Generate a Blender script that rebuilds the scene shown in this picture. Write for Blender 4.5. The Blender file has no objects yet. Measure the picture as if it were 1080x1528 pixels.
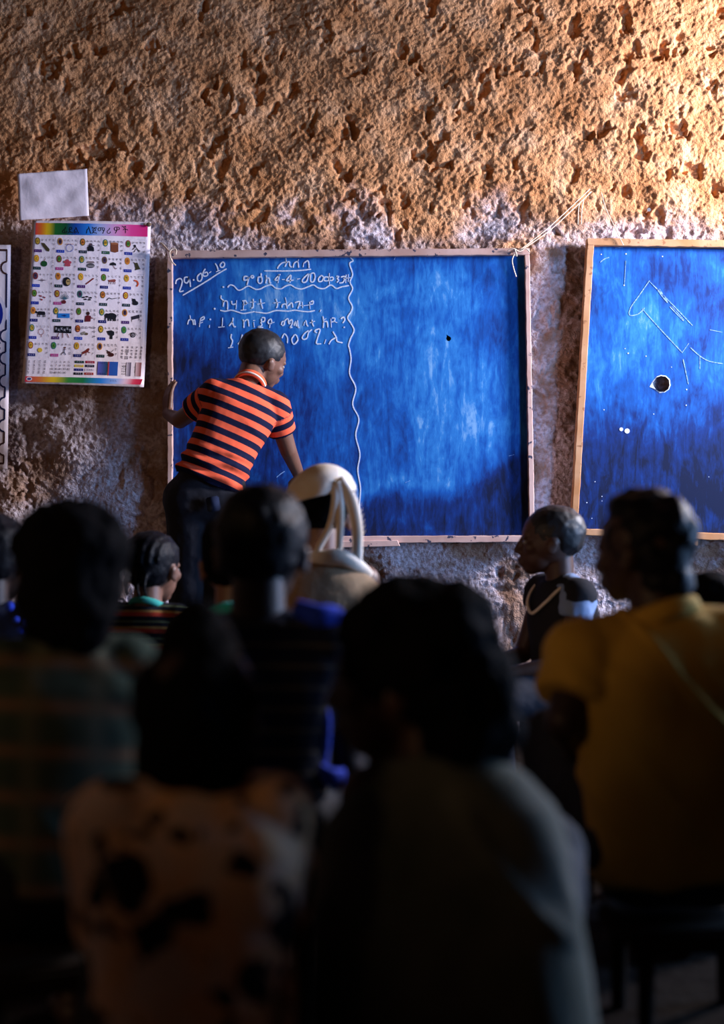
import bpy, bmesh, math, random
import numpy as np
from mathutils import Vector, Matrix, noise as mnoise

random.seed(7)
SC = bpy.context.scene
COL = SC.collection
F = 2145.0            # focal length in pixels of the 1080 x 1528 frame
CAMZ = 0.85
R = math.radians

# ------------------------------------------------------------------ camera, light, exposure
cam_d = bpy.data.cameras.new('camera')
cam_d.sensor_fit = 'VERTICAL'
cam_d.sensor_height = 36.0
cam_d.lens = 36.0 * F / 1528.0
cam_d.dof.use_dof = True
cam_d.dof.focus_distance = 5.25
cam_d.dof.aperture_fstop = 1.7
cam = bpy.data.objects.new('camera', cam_d)
COL.objects.link(cam)
cam.location = (0, 0, CAMZ)
cam.rotation_euler = (R(90), 0, 0)
SC.camera = cam

vs = SC.view_settings
vs.view_transform = 'Standard'
vs.look = 'None'
vs.gamma = 1.0
vs.use_curve_mapping = False
vs.exposure = 0.0

world = bpy.data.worlds.new('sky')
SC.world = world
world.use_nodes = True
wb = world.node_tree.nodes['Background']
wb.inputs['Color'].default_value = (0.45, 0.62, 1.0, 1)
wb.inputs['Strength'].default_value = 0.6


def area(name, loc, aim, sx, sy, power, col, spread=180):
    l = bpy.data.lights.new(name, 'AREA')
    l.shape = 'RECTANGLE'
    l.size, l.size_y = sx, sy
    l.energy = power
    l.color = col
    l.spread = R(spread)
    o = bpy.data.objects.new(name, l)
    COL.objects.link(o)
    o.location = loc
    d = Vector(aim) - Vector(loc)
    o.rotation_euler = d.to_track_quat('-Z', 'Y').to_euler()
    return o


WINX = 2.9                                             # inner face of the right wall
WIN = dict(y0=4.38, y1=4.96, z0=1.90, z1=2.50)         # daylight opening in it
area('window_daylight', (WINX + 0.14, 4.67, 2.20), (0, 4.67, 2.05), 0.52, 0.54, 320, (0.90, 0.88, 1.0))
SIDE = dict(y0=2.95, y1=3.70, z1=1.85)                # doorway in the right wall, open sky outside
area('doorway_daylight', (WINX + 0.14, 3.32, 1.10), (0, 3.5, 1.0), 0.66, 1.3, 105, (0.28, 0.52, 1.0))
REAR = dict(y0=-0.95, y1=0.15, z0=1.02, z1=1.55)      # warm-lit opening in the left wall, behind the camera
area('rear_opening_light', (-2.64, -0.4, 1.28), (0.3, 2.2, 0.9), 0.9, 0.45, 29, (1.0, 0.60, 0.30))

# ------------------------------------------------------------------ helpers


def P(px, py, d):
    return Vector(((px - 540.0) * d / F, d, CAMZ - (py - 764.0) * d / F))


def mat(name, color, rough=0.8, spec=0.3, bump=None, var=None, nodes=None, **kw):
    m = bpy.data.materials.new(name)
    m.use_nodes = True
    nt = m.node_tree
    b = nt.nodes['Principled BSDF']
    b.inputs['Base Color'].default_value = (*color, 1)
    b.inputs['Roughness'].default_value = rough
    b.inputs['Specular IOR Level'].default_value = spec
    for k, v in kw.items():
        b.inputs[k].default_value = v
    tc = nt.nodes.new('ShaderNodeTexCoord')
    if var:                                             # (scale, colour2, detail)
        n = nt.nodes.new('ShaderNodeTexNoise')
        n.inputs['Scale'].default_value = var[0]
        n.inputs['Detail'].default_value = 4
        r = nt.nodes.new('ShaderNodeValToRGB')
        r.color_ramp.elements[0].position = 0.35
        r.color_ramp.elements[1].position = 0.65
        r.color_ramp.elements[0].color = (*color, 1)
        r.color_ramp.elements[1].color = (*var[1], 1)
        nt.links.new(tc.outputs['Object'], n.inputs['Vector'])
        nt.links.new(n.outputs['Fac'], r.inputs['Fac'])
        nt.links.new(r.outputs['Color'], b.inputs['Base Color'])
    if bump:                                            # (scale, strength, distance)
        n = nt.nodes.new('ShaderNodeTexNoise')
        n.inputs['Scale'].default_value = bump[0]
        n.inputs['Detail'].default_value = 5
        bp = nt.nodes.new('ShaderNodeBump')
        bp.inputs['Strength'].default_value = bump[1]
        bp.inputs['Distance'].default_value = bump[2]
        nt.links.new(tc.outputs['Object'], n.inputs['Vector'])
        nt.links.new(n.outputs['Fac'], bp.inputs['Height'])
        nt.links.new(bp.outputs['Normal'], b.inputs['Normal'])
    return m


def N(m, t, **ins):
    n = m.node_tree.nodes.new(t)
    for k, v in ins.items():
        n.inputs[k.replace('_', ' ')].default_value = v
    return n


def L(m, a, ao, b, bi):
    m.node_tree.links.new(a.outputs[ao], b.inputs[bi])


def bsdf(m):
    return m.node_tree.nodes['Principled BSDF']


def ramp(m, stops, interp='LINEAR'):
    r = m.node_tree.nodes.new('ShaderNodeValToRGB')
    cr = r.color_ramp
    cr.interpolation = interp
    while len(cr.elements) < len(stops):
        cr.elements.new(0.5)
    for e, (p, c) in zip(cr.elements, stops):
        e.position = p
        e.color = (*c, 1) if len(c) == 3 else c
    return r


def link(name, me, parent=None, m=None, smooth=True):
    o = bpy.data.objects.new(name, me)
    COL.objects.link(o)
    if m is not None:
        me.materials.append(m)
    if parent is not None:
        o.parent = parent
    if smooth:
        me.polygons.foreach_set('use_smooth', [True] * len(me.polygons))
    return o


def obj(name, bm, parent=None, m=None, smooth=True):
    me = bpy.data.meshes.new(name)
    bm.to_mesh(me)
    bm.free()
    return link(name, me, parent, m, smooth)


def tag(o, label=None, cat=None, group=None, kind=None):
    if label:
        o['label'] = label
    if cat:
        o['category'] = cat
    if group:
        o['group'] = group
    if kind:
        o['kind'] = kind
    return o


def thing(name, loc, label, cat, group=None):
    o = bpy.data.objects.new(name, None)
    COL.objects.link(o)
    o.empty_display_size = 0.1
    o.location = loc
    return tag(o, label, cat, group)


def keep(child, root):
    """parent at the thing's base, keeping world coordinates of the mesh"""
    child.parent = root
    child.matrix_parent_inverse = Matrix.Translation(-Vector(root.location))
    return child


def box(bm, c, s, rot=None):
    r = bmesh.ops.create_cube(bm, size=1.0)
    M = Matrix.Translation(Vector(c)) @ (rot.to_4x4() if rot else Matrix()) @ Matrix.Diagonal((*s, 1))
    bmesh.ops.transform(bm, matrix=M, verts=r['verts'])
    return r['verts']


def frame_from(z, hint=(0, 0, 1)):
    z = Vector(z).normalized()
    h = Vector(hint)
    if abs(z.dot(h)) > 0.97:
        h = Vector((0, 1, 0))
    x = h.cross(z).normalized()
    return x, z.cross(x), z


def cone(bm, a, b, ra, rb, seg=18, ex=1.0, hint=(0, 0, 1)):
    """closed frustum between a and b; ex squashes along the second axis"""
    a, b = Vector(a), Vector(b)
    if (b - a).length < 1e-6:
        return
    x, y, z = frame_from(b - a, hint)
    rings = []
    for p, r in ((a, ra), (b, rb)):
        rings.append([bm.verts.new(p + x * r * math.cos(t) + y * r * ex * math.sin(t))
                      for t in [2 * math.pi * k / seg for k in range(seg)]])
    for k in range(seg):
        bm.faces.new((rings[0][k], rings[0][(k + 1) % seg], rings[1][(k + 1) % seg], rings[1][k]))
    bm.faces.new(rings[0][::-1])
    bm.faces.new(rings[1])


def ball(bm, c, r, rot=None, u=20, v=14):
    rr = (r, r, r) if isinstance(r, (int, float)) else r
    c = Vector(c)
    rot = rot or Matrix.Identity(3)

    def pt(x, y, z):
        return bm.verts.new(c + rot @ Vector((x * rr[0], y * rr[1], z * rr[2])))
    rows = []
    for j in range(1, v):
        ph = math.pi * j / v
        rows.append([pt(math.sin(ph) * math.cos(2 * math.pi * k / u), math.sin(ph) * math.sin(2 * math.pi * k / u), math.cos(ph)) for k in range(u)])
    top, bot = pt(0, 0, 1), pt(0, 0, -1)
    for k in range(u):
        n = (k + 1) % u
        bm.faces.new((top, rows[0][k], rows[0][n]))
        bm.faces.new((bot, rows[-1][n], rows[-1][k]))
        for j in range(v - 2):
            bm.faces.new((rows[j][k], rows[j + 1][k], rows[j + 1][n], rows[j][n]))


def cap(bm, a, b, ra, rb):
    cone(bm, a, b, ra, rb)
    ball(bm, a, ra, u=16, v=10)
    ball(bm, b, rb, u=16, v=10)


def loft(bm, rings):
    """rings: list of lists of points, closed with end faces"""
    vs_ = [[bm.verts.new(p) for p in r] for r in rings]
    n = len(vs_[0])
    for i in range(len(vs_) - 1):
        for k in range(n):
            bm.faces.new((vs_[i][k], vs_[i][(k + 1) % n], vs_[i + 1][(k + 1) % n], vs_[i + 1][k]))
    bm.faces.new(vs_[0][::-1])
    bm.faces.new(vs_[-1])


def smooth_path(pts, sub=6, closed=False):
    pts = [Vector(p) for p in pts]
    if len(pts) < 3:
        return pts
    out = []
    n = len(pts)
    for i in range(n - 1):
        p0, p1, p2, p3 = pts[max(i - 1, 0)], pts[i], pts[i + 1], pts[min(i + 2, n - 1)]
        for k in range(sub):
            t = k / sub
            out.append(0.5 * ((2 * p1) + (p2 - p0) * t + (2 * p0 - 5 * p1 + 4 * p2 - p3) * t * t
                              + (3 * p1 - p0 - 3 * p2 + p3) * t ** 3))
    out.append(pts[-1])
    return out


def tube(bm, pts, r, seg=8, taper=None, flat=1.0):
    pts = smooth_path(pts)
    rings = []
    n = len(pts)
    for i, p in enumerate(pts):
        d = (pts[min(i + 1, n - 1)] - pts[max(i - 1, 0)])
        if d.length < 1e-9:
            d = Vector((0, 0, 1))
        x, y, z = frame_from(d, (0, 1, 0))
        rr = r if taper is None else r * taper(i / max(n - 1, 1))
        rings.append([p + x * rr * math.cos(t) + y * rr * flat * math.sin(t)
                      for t in [2 * math.pi * k / seg for k in range(seg)]])
    loft(bm, rings)


WORK = bpy.data.scenes.new('work')


def evaluated(o):
    """mesh of a helper object with its modifiers applied"""
    WORK.collection.objects.link(o)
    with bpy.context.temp_override(scene=WORK, view_layer=WORK.view_layers[0]):
        dg = bpy.context.evaluated_depsgraph_get()
    dg.update()
    out = bpy.data.meshes.new_from_object(o.evaluated_get(dg))
    bpy.data.objects.remove(o)
    return out


def remeshed(bm, voxel, smooth=3):
    me = bpy.data.meshes.new('tmp')
    bmesh.ops.recalc_face_normals(bm, faces=bm.faces)
    bm.to_mesh(me)
    bm.free()
    o = bpy.data.objects.new('tmp', me)
    md = o.modifiers.new('r', 'REMESH')
    md.mode = 'VOXEL'
    md.voxel_size = voxel
    if smooth:
        sm = o.modifiers.new('s', 'SMOOTH')
        sm.iterations = smooth
        sm.factor = 0.5
    out = evaluated(o)
    bpy.data.meshes.remove(me)
    return out


def coords(me):
    a = np.empty(len(me.vertices) * 3, np.float32)
    me.vertices.foreach_get('co', a)
    return a.reshape(-1, 3)


def normals(me):
    a = np.empty(len(me.vertices) * 3, np.float32)
    me.vertices.foreach_get('normal', a)
    return a.reshape(-1, 3)


def setco(me, a):
    me.vertices.foreach_set('co', np.ascontiguousarray(a, np.float32).ravel())
    me.update()


_tab = np.random.RandomState(11).rand(4096)


def _h(ix, iy, iz, seed):
    return _tab[((ix * 73856093) ^ (iy * 19349663) ^ (iz * 83492791) ^ (seed * 2654435)) & 4095]


def vn(x, y, z=None, seed=0):
    """value noise in -1..1, vectorised"""
    if z is None:
        z = np.zeros_like(x)
    x0, y0, z0 = np.floor(x).astype(np.int64), np.floor(y).astype(np.int64), np.floor(z).astype(np.int64)
    fx, fy, fz = x - x0, y - y0, z - z0
    fx, fy, fz = [f * f * f * (f * (f * 6 - 15) + 10) for f in (fx, fy, fz)]
    r = 0
    for dx in (0, 1):
        for dy in (0, 1):
            for dz in (0, 1):
                w = (fx if dx else 1 - fx) * (fy if dy else 1 - fy) * (fz if dz else 1 - fz)
                r = r + w * _h(x0 + dx, y0 + dy, z0 + dz, seed)
    return r * 2 - 1


def fbm(x, y, z=None, oct=4, seed=0, gain=0.5):
    r, a, s = 0, 1.0, 0
    for o in range(oct):
        f = 2.03 ** o
        r = r + a * vn(x * f + 3.1 * o, y * f + 7.7 * o, None if z is None else z * f, seed + o)
        s += a
        a *= gain
    return r / s


def worley(x, y, seed=0):
    """distance to the nearest jittered cell point, in cells"""
    x0, y0 = np.floor(x).astype(np.int64), np.floor(y).astype(np.int64)
    best = np.full(x.shape, 9.0)
    for dx in (-1, 0, 1):
        for dy in (-1, 0, 1):
            cx, cy = x0 + dx, y0 + dy
            px = cx + _h(cx, cy, 1, seed)
            py = cy + _h(cx, cy, 2, seed)
            best = np.minimum(best, (px - x) ** 2 + (py - y) ** 2)
    return np.sqrt(best)


def sstep(a, b, x):
    t = np.clip((x - a) / (b - a), 0, 1)
    return t * t * (3 - 2 * t)


def crumple(me, amp, scale, seed=0, oct=3, stretch=(1, 1, 1)):
    c, n = coords(me), normals(me)
    h = fbm(c[:, 0] * scale * stretch[0] + 50, c[:, 1] * scale * stretch[1] + 50, c[:, 2] * scale * stretch[2] + 50, oct, seed)
    setco(me, c + n * (h * amp)[:, None])


def fattr(me, name, vals):
    a = me.attributes.new(name, 'FLOAT', 'POINT')
    a.data.foreach_set('value', np.ascontiguousarray(vals, np.float32))


# ------------------------------------------------------------------ materials
def make_mud():
    m = mat('mud_plaster', (0.6, 0.28, 0.12), 0.95, 0.1)
    b = bsdf(m)
    tc = N(m, 'ShaderNodeTexCoord')
    n1 = N(m, 'ShaderNodeTexNoise', Scale=9.0, Detail=6.0)
    n2 = N(m, 'ShaderNodeTexNoise', Scale=70.0, Detail=5.0)
    n3 = N(m, 'ShaderNodeTexNoise', Scale=230.0, Detail=4.0)
    for n in (n1, n2, n3):
        L(m, tc, 'Object', n, 'Vector')
    mud = ramp(m, [(0.3, (0.48, 0.20, 0.076)), (0.55, (0.72, 0.355, 0.165)), (0.75, (0.78, 0.46, 0.27))])
    L(m, n1, 'Fac', mud, 'Fac')
    wash = ramp(m, [(0.32, (0.40, 0.29, 0.28)), (0.6, (0.74, 0.65, 0.72))])
    L(m, n2, 'Fac', wash, 'Fac')
    at = N(m, 'ShaderNodeAttribute')
    at.attribute_name = 'wash'
    mx = N(m, 'ShaderNodeMix')
    mx.data_type = 'RGBA'
    L(m, at, 'Fac', mx, 'Factor')
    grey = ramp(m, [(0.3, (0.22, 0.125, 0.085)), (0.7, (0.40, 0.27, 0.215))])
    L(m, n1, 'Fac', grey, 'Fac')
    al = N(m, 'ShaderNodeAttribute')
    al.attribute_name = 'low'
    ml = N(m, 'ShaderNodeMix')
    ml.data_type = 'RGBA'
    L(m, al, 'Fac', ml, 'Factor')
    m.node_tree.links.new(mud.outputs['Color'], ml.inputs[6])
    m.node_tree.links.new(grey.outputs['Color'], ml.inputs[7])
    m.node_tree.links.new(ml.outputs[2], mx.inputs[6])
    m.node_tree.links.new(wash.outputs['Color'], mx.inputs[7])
    m.node_tree.links.new(mx.outputs[2], b.inputs['Base Color'])
    ad = N(m, 'ShaderNodeMath')
    ad.operation = 'MULTIPLY_ADD'
    L(m, n3, 'Fac', ad, 0)
    ad.inputs[1].default_value = 0.45
    L(m, n2, 'Fac', ad, 2)
    bp = N(m, 'ShaderNodeBump', Strength=0.9, Distance=0.012)
    L(m, ad, 'Value', bp, 'Height')
    L(m, bp, 'Normal', b, 'Normal')
    return m


def make_board(seed, dark_low):
    """painted blue board with smeared chalk dust"""
    m = mat('board_blue', (0.01, 0.09, 0.42), 0.55, 0.25)
    b = bsdf(m)
    tc = N(m, 'ShaderNodeTexCoord')
    mp = N(m, 'ShaderNodeMapping')
    mp.inputs['Location'].default_value = (seed, seed * 2, 0)
    mp.inputs['Rotation'].default_value = (0, R(42), 0)
    mp.inputs['Scale'].default_value = (1.0, 1.0, 0.42)
    L(m, tc, 'Object', mp, 'Vector')
    n1 = N(m, 'ShaderNodeTexNoise', Scale=2.3, Detail=3.0, Roughness=0.5, Distortion=0.6)
    L(m, tc, 'Object', n1, 'Vector')
    n2 = N(m, 'ShaderNodeTexNoise', Scale=16.0, Detail=6.0, Roughness=0.65, Distortion=0.9)
    L(m, mp, 'Vector', n2, 'Vector')
    n3 = N(m, 'ShaderNodeTexNoise', Scale=60.0, Detail=3.0, Roughness=0.6)
    L(m, mp, 'Vector', n3, 'Vector')
    at = N(m, 'ShaderNodeAttribute')
    at.attribute_name = 'dust'
    mp2 = N(m, 'ShaderNodeMapping')
    mp2.inputs['Location'].default_value = (seed * 3, 0, seed)
    mp2.inputs['Rotation'].default_value = (0, R(-38), 0)
    mp2.inputs['Scale'].default_value = (1.0, 1.0, 0.16)
    L(m, tc, 'Object', mp2, 'Vector')
    n4 = N(m, 'ShaderNodeTexNoise', Scale=26.0, Detail=5.0, Roughness=0.7, Distortion=1.4)
    L(m, mp2, 'Vector', n4, 'Vector')
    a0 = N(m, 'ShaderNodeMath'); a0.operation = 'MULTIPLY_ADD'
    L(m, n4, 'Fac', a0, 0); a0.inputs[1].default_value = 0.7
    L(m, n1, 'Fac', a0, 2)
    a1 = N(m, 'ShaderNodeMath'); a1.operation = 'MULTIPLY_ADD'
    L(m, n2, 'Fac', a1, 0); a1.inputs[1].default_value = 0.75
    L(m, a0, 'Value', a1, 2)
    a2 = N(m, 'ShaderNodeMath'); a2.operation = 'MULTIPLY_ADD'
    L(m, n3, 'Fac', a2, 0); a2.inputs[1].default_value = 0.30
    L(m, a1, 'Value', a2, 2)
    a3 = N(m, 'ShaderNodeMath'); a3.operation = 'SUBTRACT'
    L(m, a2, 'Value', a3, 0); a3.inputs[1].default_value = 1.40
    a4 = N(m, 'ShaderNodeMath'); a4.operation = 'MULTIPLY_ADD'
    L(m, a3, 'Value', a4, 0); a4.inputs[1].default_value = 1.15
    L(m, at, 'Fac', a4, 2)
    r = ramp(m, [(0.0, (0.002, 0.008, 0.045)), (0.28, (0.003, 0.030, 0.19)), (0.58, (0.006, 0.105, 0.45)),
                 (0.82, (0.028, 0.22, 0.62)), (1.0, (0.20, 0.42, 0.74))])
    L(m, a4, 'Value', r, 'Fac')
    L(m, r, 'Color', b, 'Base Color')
    return m


def make_wood(name, c1, c2, c3=(0.05, 0.05, 0.09)):
    m = mat(name, c1, 0.75, 0.25)
    b = bsdf(m)
    tc = N(m, 'ShaderNodeTexCoord')
    n1 = N(m, 'ShaderNodeTexNoise', Scale=7.0, Detail=6.0, Distortion=0.4)
    n2 = N(m, 'ShaderNodeTexNoise', Scale=38.0, Detail=3.0)
    L(m, tc, 'Object', n1, 'Vector')
    L(m, tc, 'Object', n2, 'Vector')
    r1 = ramp(m, [(0.35, c1), (0.65, c2)])
    L(m, n1, 'Fac', r1, 'Fac')
    r2 = ramp(m, [(0.62, (0, 0, 0)), (0.66, (1, 1, 1))])
    L(m, n2, 'Fac', r2, 'Fac')
    mx = N(m, 'ShaderNodeMix'); mx.data_type = 'RGBA'
    L(m, r2, 'Color', mx, 'Factor')
    m.node_tree.links.new(r1.outputs['Color'], mx.inputs[6])
    mx.inputs[7].default_value = (*c3, 1)
    m.node_tree.links.new(mx.outputs[2], b.inputs['Base Color'])
    bp = N(m, 'ShaderNodeBump', Strength=0.3, Distance=0.002)
    L(m, n2, 'Fac', bp, 'Height')
    L(m, bp, 'Normal', b, 'Normal')
    return m


def make_stripes(name, stops, period, rough=0.9):
    """cloth with bands along the 'st' attribute (metres along torso or sleeve)"""
    m = mat(name, stops[0][1], rough, 0.15)
    b = bsdf(m)
    at = N(m, 'ShaderNodeAttribute')
    at.attribute_name = 'st'
    d = N(m, 'ShaderNodeMath'); d.operation = 'DIVIDE'
    L(m, at, 'Fac', d, 0); d.inputs[1].default_value = period
    f = N(m, 'ShaderNodeMath'); f.operation = 'FRACT'
    L(m, d, 'Value', f, 0)
    r = ramp(m, stops, 'CONSTANT')
    L(m, f, 'Value', r, 'Fac')
    L(m, r, 'Color', b, 'Base Color')
    tc = N(m, 'ShaderNodeTexCoord')
    n = N(m, 'ShaderNodeTexNoise', Scale=450.0, Detail=2.0)
    L(m, tc, 'Object', n, 'Vector')
    bp = N(m, 'ShaderNodeBump', Strength=0.25, Distance=0.001)
    L(m, n, 'Fac', bp, 'Height')
    L(m, bp, 'Normal', b, 'Normal')
    return m


def make_flowers():
    m = mat('flower_cloth', (0.5, 0.3, 0.17), 0.9, 0.1)
    b = bsdf(m)
    tc = N(m, 'ShaderNodeTexCoord')
    n = N(m, 'ShaderNodeTexNoise', Scale=22.0, Detail=2.0)
    L(m, tc, 'Object', n, 'Vector')
    mxv = N(m, 'ShaderNodeMix'); mxv.data_type = 'RGBA'
    mxv.blend_type = 'LINEAR_LIGHT'
    mxv.inputs[0].default_value = 0.035
    m.node_tree.links.new(tc.outputs['Object'], mxv.inputs[6])
    m.node_tree.links.new(n.outputs['Color'], mxv.inputs[7])
    v = N(m, 'ShaderNodeTexVoronoi', Scale=13.5)
    m.node_tree.links.new(mxv.outputs[2], v.inputs['Vector'])
    v2 = N(m, 'ShaderNodeTexVoronoi', Scale=24.0)
    m.node_tree.links.new(mxv.outputs[2], v2.inputs['Vector'])
    r1 = ramp(m, [(0.33, (0, 0, 0)), (0.38, (1, 1, 1))])
    L(m, v, 'Distance', r1, 'Fac')
    r2 = ramp(m, [(0.24, (0, 0, 0)), (0.3, (1, 1, 1))])
    L(m, v2, 'Distance', r2, 'Fac')
    mn = N(m, 'ShaderNodeMath'); mn.operation = 'MULTIPLY'
    L(m, r1, 'Color', mn, 0)
    L(m, r2, 'Color', mn, 1)
    base = ramp(m, [(0.4, (0.80, 0.45, 0.23)), (0.62, (0.74, 0.54, 0.43))])
    L(m, n, 'Fac', base, 'Fac')
    mx = N(m, 'ShaderNodeMix'); mx.data_type = 'RGBA'
    L(m, mn, 'Value', mx, 'Factor')
    mx.inputs[6].default_value = (0.012, 0.011, 0.014, 1)
    m.node_tree.links.new(base.outputs['Color'], mx.inputs[7])
    m.node_tree.links.new(mx.outputs[2], b.inputs['Base Color'])
    return m


def make_plaid():
    m = mat('plaid_cloth', (0.06, 0.085, 0.06), 0.9, 0.1)
    b = bsdf(m)
    a1 = N(m, 'ShaderNodeAttribute'); a1.attribute_name = 'st'
    tc = N(m, 'ShaderNodeTexCoord')
    sx = N(m, 'ShaderNodeSeparateXYZ')
    L(m, tc, 'Object', sx, 'Vector')

    def bands(src, sock, period, lo, hi):
        d = N(m, 'ShaderNodeMath'); d.operation = 'DIVIDE'
        L(m, src, sock, d, 0); d.inputs[1].default_value = period
        f = N(m, 'ShaderNodeMath'); f.operation = 'FRACT'
        L(m, d, 'Value', f, 0)
        r = ramp(m, [(0.0, (0, 0, 0)), (lo, (0, 0, 0)), ((lo + hi) / 2, (1, 1, 1)), (hi, (0, 0, 0))])
        L(m, f, 'Value', r, 'Fac')
        return r
    r1 = bands(a1, 'Fac', 0.062, 0.45, 0.95)
    r2 = bands(sx, 'X', 0.085, 0.4, 0.9)
    m1 = N(m, 'ShaderNodeMix'); m1.data_type = 'RGBA'
    L(m, r1, 'Color', m1, 'Factor')
    m1.inputs[6].default_value = (0.042, 0.062, 0.046, 1)
    m1.inputs[7].default_value = (0.17, 0.10, 0.06, 1)
    m2 = N(m, 'ShaderNodeMix'); m2.data_type = 'RGBA'
    ml = N(m, 'ShaderNodeMath'); ml.operation = 'MULTIPLY'
    L(m, r2, 'Color', ml, 0); ml.inputs[1].default_value = 0.5
    L(m, ml, 'Value', m2, 'Factor')
    m.node_tree.links.new(m1.outputs[2], m2.inputs[6])
    m2.inputs[7].default_value = (0.16, 0.15, 0.10, 1)
    m.node_tree.links.new(m2.outputs[2], b.inputs['Base Color'])
    return m


def vcol_mat(name):
    m = mat(name, (1, 1, 1), 0.7, 0.2)
    a = N(m, 'ShaderNodeAttribute')
    a.attribute_name = 'ink'
    L(m, a, 'Color', bsdf(m), 'Base Color')
    return m


M_MUD = make_mud()
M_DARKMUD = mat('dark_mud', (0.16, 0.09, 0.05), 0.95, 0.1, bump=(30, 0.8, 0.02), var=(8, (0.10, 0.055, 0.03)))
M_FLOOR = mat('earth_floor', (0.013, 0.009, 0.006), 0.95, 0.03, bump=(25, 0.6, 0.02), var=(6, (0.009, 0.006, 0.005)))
M_TIN = mat('tin_roof', (0.10, 0.08, 0.07), 0.7, 0.3, var=(5, (0.06, 0.045, 0.04)))
M_POLE = mat('roof_pole', (0.10, 0.06, 0.035), 0.9, 0.1, bump=(30, 0.5, 0.01))
M_BOARD1 = make_board(3.1, 0)
M_BOARD2 = make_board(8.7, 0)
M_RAIL_PALE = make_wood('rail_pale_paint', (0.50, 0.30, 0.25), (0.66, 0.45, 0.40))
M_RAIL_ORANGE = make_wood('rail_bare_wood', (0.48, 0.22, 0.09), (0.60, 0.34, 0.19), (0.34, 0.15, 0.07))
M_CHALK = mat('chalk', (0.86, 0.90, 0.98), 0.95, 0.05, var=(240, (0.5, 0.64, 0.88)))
M_CHALK_FAINT = mat('chalk_faint', (0.36, 0.55, 0.85), 0.95, 0.05, var=(160, (0.10, 0.25, 0.62)))
M_PAPER = mat('white_paper', (0.95, 0.82, 0.88), 0.8, 0.15, bump=(14, 0.25, 0.02))
M_INK = vcol_mat('printed_ink')
M_STRING = mat('string', (0.78, 0.62, 0.48), 0.9, 0.1)
M_NAIL = mat('nail_metal', (0.7, 0.7, 0.75), 0.3, 0.6, Metallic=0.8)
M_SKIN = mat('skin_shaded', (0.034, 0.016, 0.011), 0.5, 0.3, bump=(180, 0.1, 0.002), var=(14, (0.027, 0.013, 0.009)))  # skin darkened for silhouetted children, shade put into the colour
M_SKIN3 = mat('skin_half_shaded', (0.075, 0.034, 0.022), 0.5, 0.35, bump=(180, 0.1, 0.002), var=(14, (0.06, 0.027, 0.018)))  # partly darkened skin copy for dim faces, shade in the colour
M_SKIN2 = mat('skin_brown', (0.155, 0.070, 0.042), 0.5, 0.4, bump=(180, 0.1, 0.002), var=(14, (0.13, 0.058, 0.035)))
M_HAIR = mat('hair_black', (0.003, 0.003, 0.004), 0.8, 0.02, bump=(170, 0.6, 0.004))
M_HAIRGLOSS = mat('hair_sheen', (0.004, 0.004, 0.006), 0.5, 0.09, bump=(200, 0.5, 0.003))
M_HAIRCROP = mat('hair_cropped', (0.010, 0.009, 0.010), 0.5, 0.35, bump=(420, 0.4, 0.0015))
M_EYE = mat('eye_white', (0.22, 0.19, 0.17), 0.35, 0.4)
M_IRIS = mat('eye_iris', (0.02, 0.01, 0.008), 0.2, 0.5)
M_ORANGE = make_stripes('orange_navy_stripe', [(0.0, (0.86, 0.125, 0.055)), (0.50, (0.006, 0.007, 0.03))], 0.0435)
M_COLLAR_ORANGE = mat('orange_rib', (0.86, 0.14, 0.06), 0.9, 0.1)
M_PALE_TRIM = mat('pale_trim', (0.75, 0.66, 0.55), 0.9, 0.1)
M_TROUSER = mat('black_trousers', (0.012, 0.012, 0.018), 0.8, 0.2, bump=(60, 0.3, 0.004))
M_RAINBOW = make_stripes('rainbow_stripe', [(0.0, (0.40, 0.045, 0.025)), (0.25, (0.34, 0.20, 0.06)), (0.38, (0.01, 0.012, 0.02)),
                                            (0.62, (0.10, 0.13, 0.07)), (0.72, (0.008, 0.009, 0.016))], 0.045)
M_NAVYSTRIPE = make_stripes('navy_grey_stripe', [(0.0, (0.010, 0.014, 0.035)), (0.68, (0.085, 0.075, 0.065)), (0.86, (0.010, 0.014, 0.035))], 0.034)
M_TEAL = mat('teal_rib', (0.03, 0.42, 0.40), 0.85, 0.1)
M_GREENRIB = mat('green_rib', (0.05, 0.36, 0.30), 0.85, 0.1)
M_FLOWER = make_flowers()
M_PLAID = make_plaid()
M_YELLOW = mat('mustard_cloth', (0.47, 0.275, 0.04), 0.85, 0.15, bump=(40, 0.25, 0.004), var=(7, (0.38, 0.21, 0.03)))
M_OLIVE = mat('olive_shawl', (0.055, 0.062, 0.048), 0.9, 0.1, bump=(40, 0.3, 0.004), var=(9, (0.11, 0.11, 0.092)))
M_NAVY = mat('navy_cloth', (0.012, 0.018, 0.045), 0.85, 0.15)
M_BLUE = mat('blue_rim_and_beads', (0.02, 0.06, 0.62), 0.8, 0.2)  # blue of the painted rim light on the sleeve, and of the beads
M_SHOULDER_LIT = mat('shoulder_lit_blue', (0.20, 0.27, 0.42), 0.85, 0.1)  # blue light on the vest's shoulder, put into the colour
M_BLACKC = mat('charcoal_cloth', (0.018, 0.017, 0.02), 0.9, 0.1)
M_SCARF = mat('white_cotton', (0.80, 0.74, 0.68), 0.9, 0.1, bump=(220, 0.25, 0.002), var=(9, (0.66, 0.52, 0.38)))
M_SHAWLB = mat('brown_shawl', (0.30, 0.20, 0.12), 0.9, 0.1, bump=(120, 0.4, 0.003), var=(10, (0.22, 0.14, 0.09)))
M_BENCH = mat('bench_wood', (0.030, 0.019, 0.012), 0.9, 0.08, bump=(30, 0.4, 0.006), var=(12, (0.02, 0.013, 0.008)))

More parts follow.
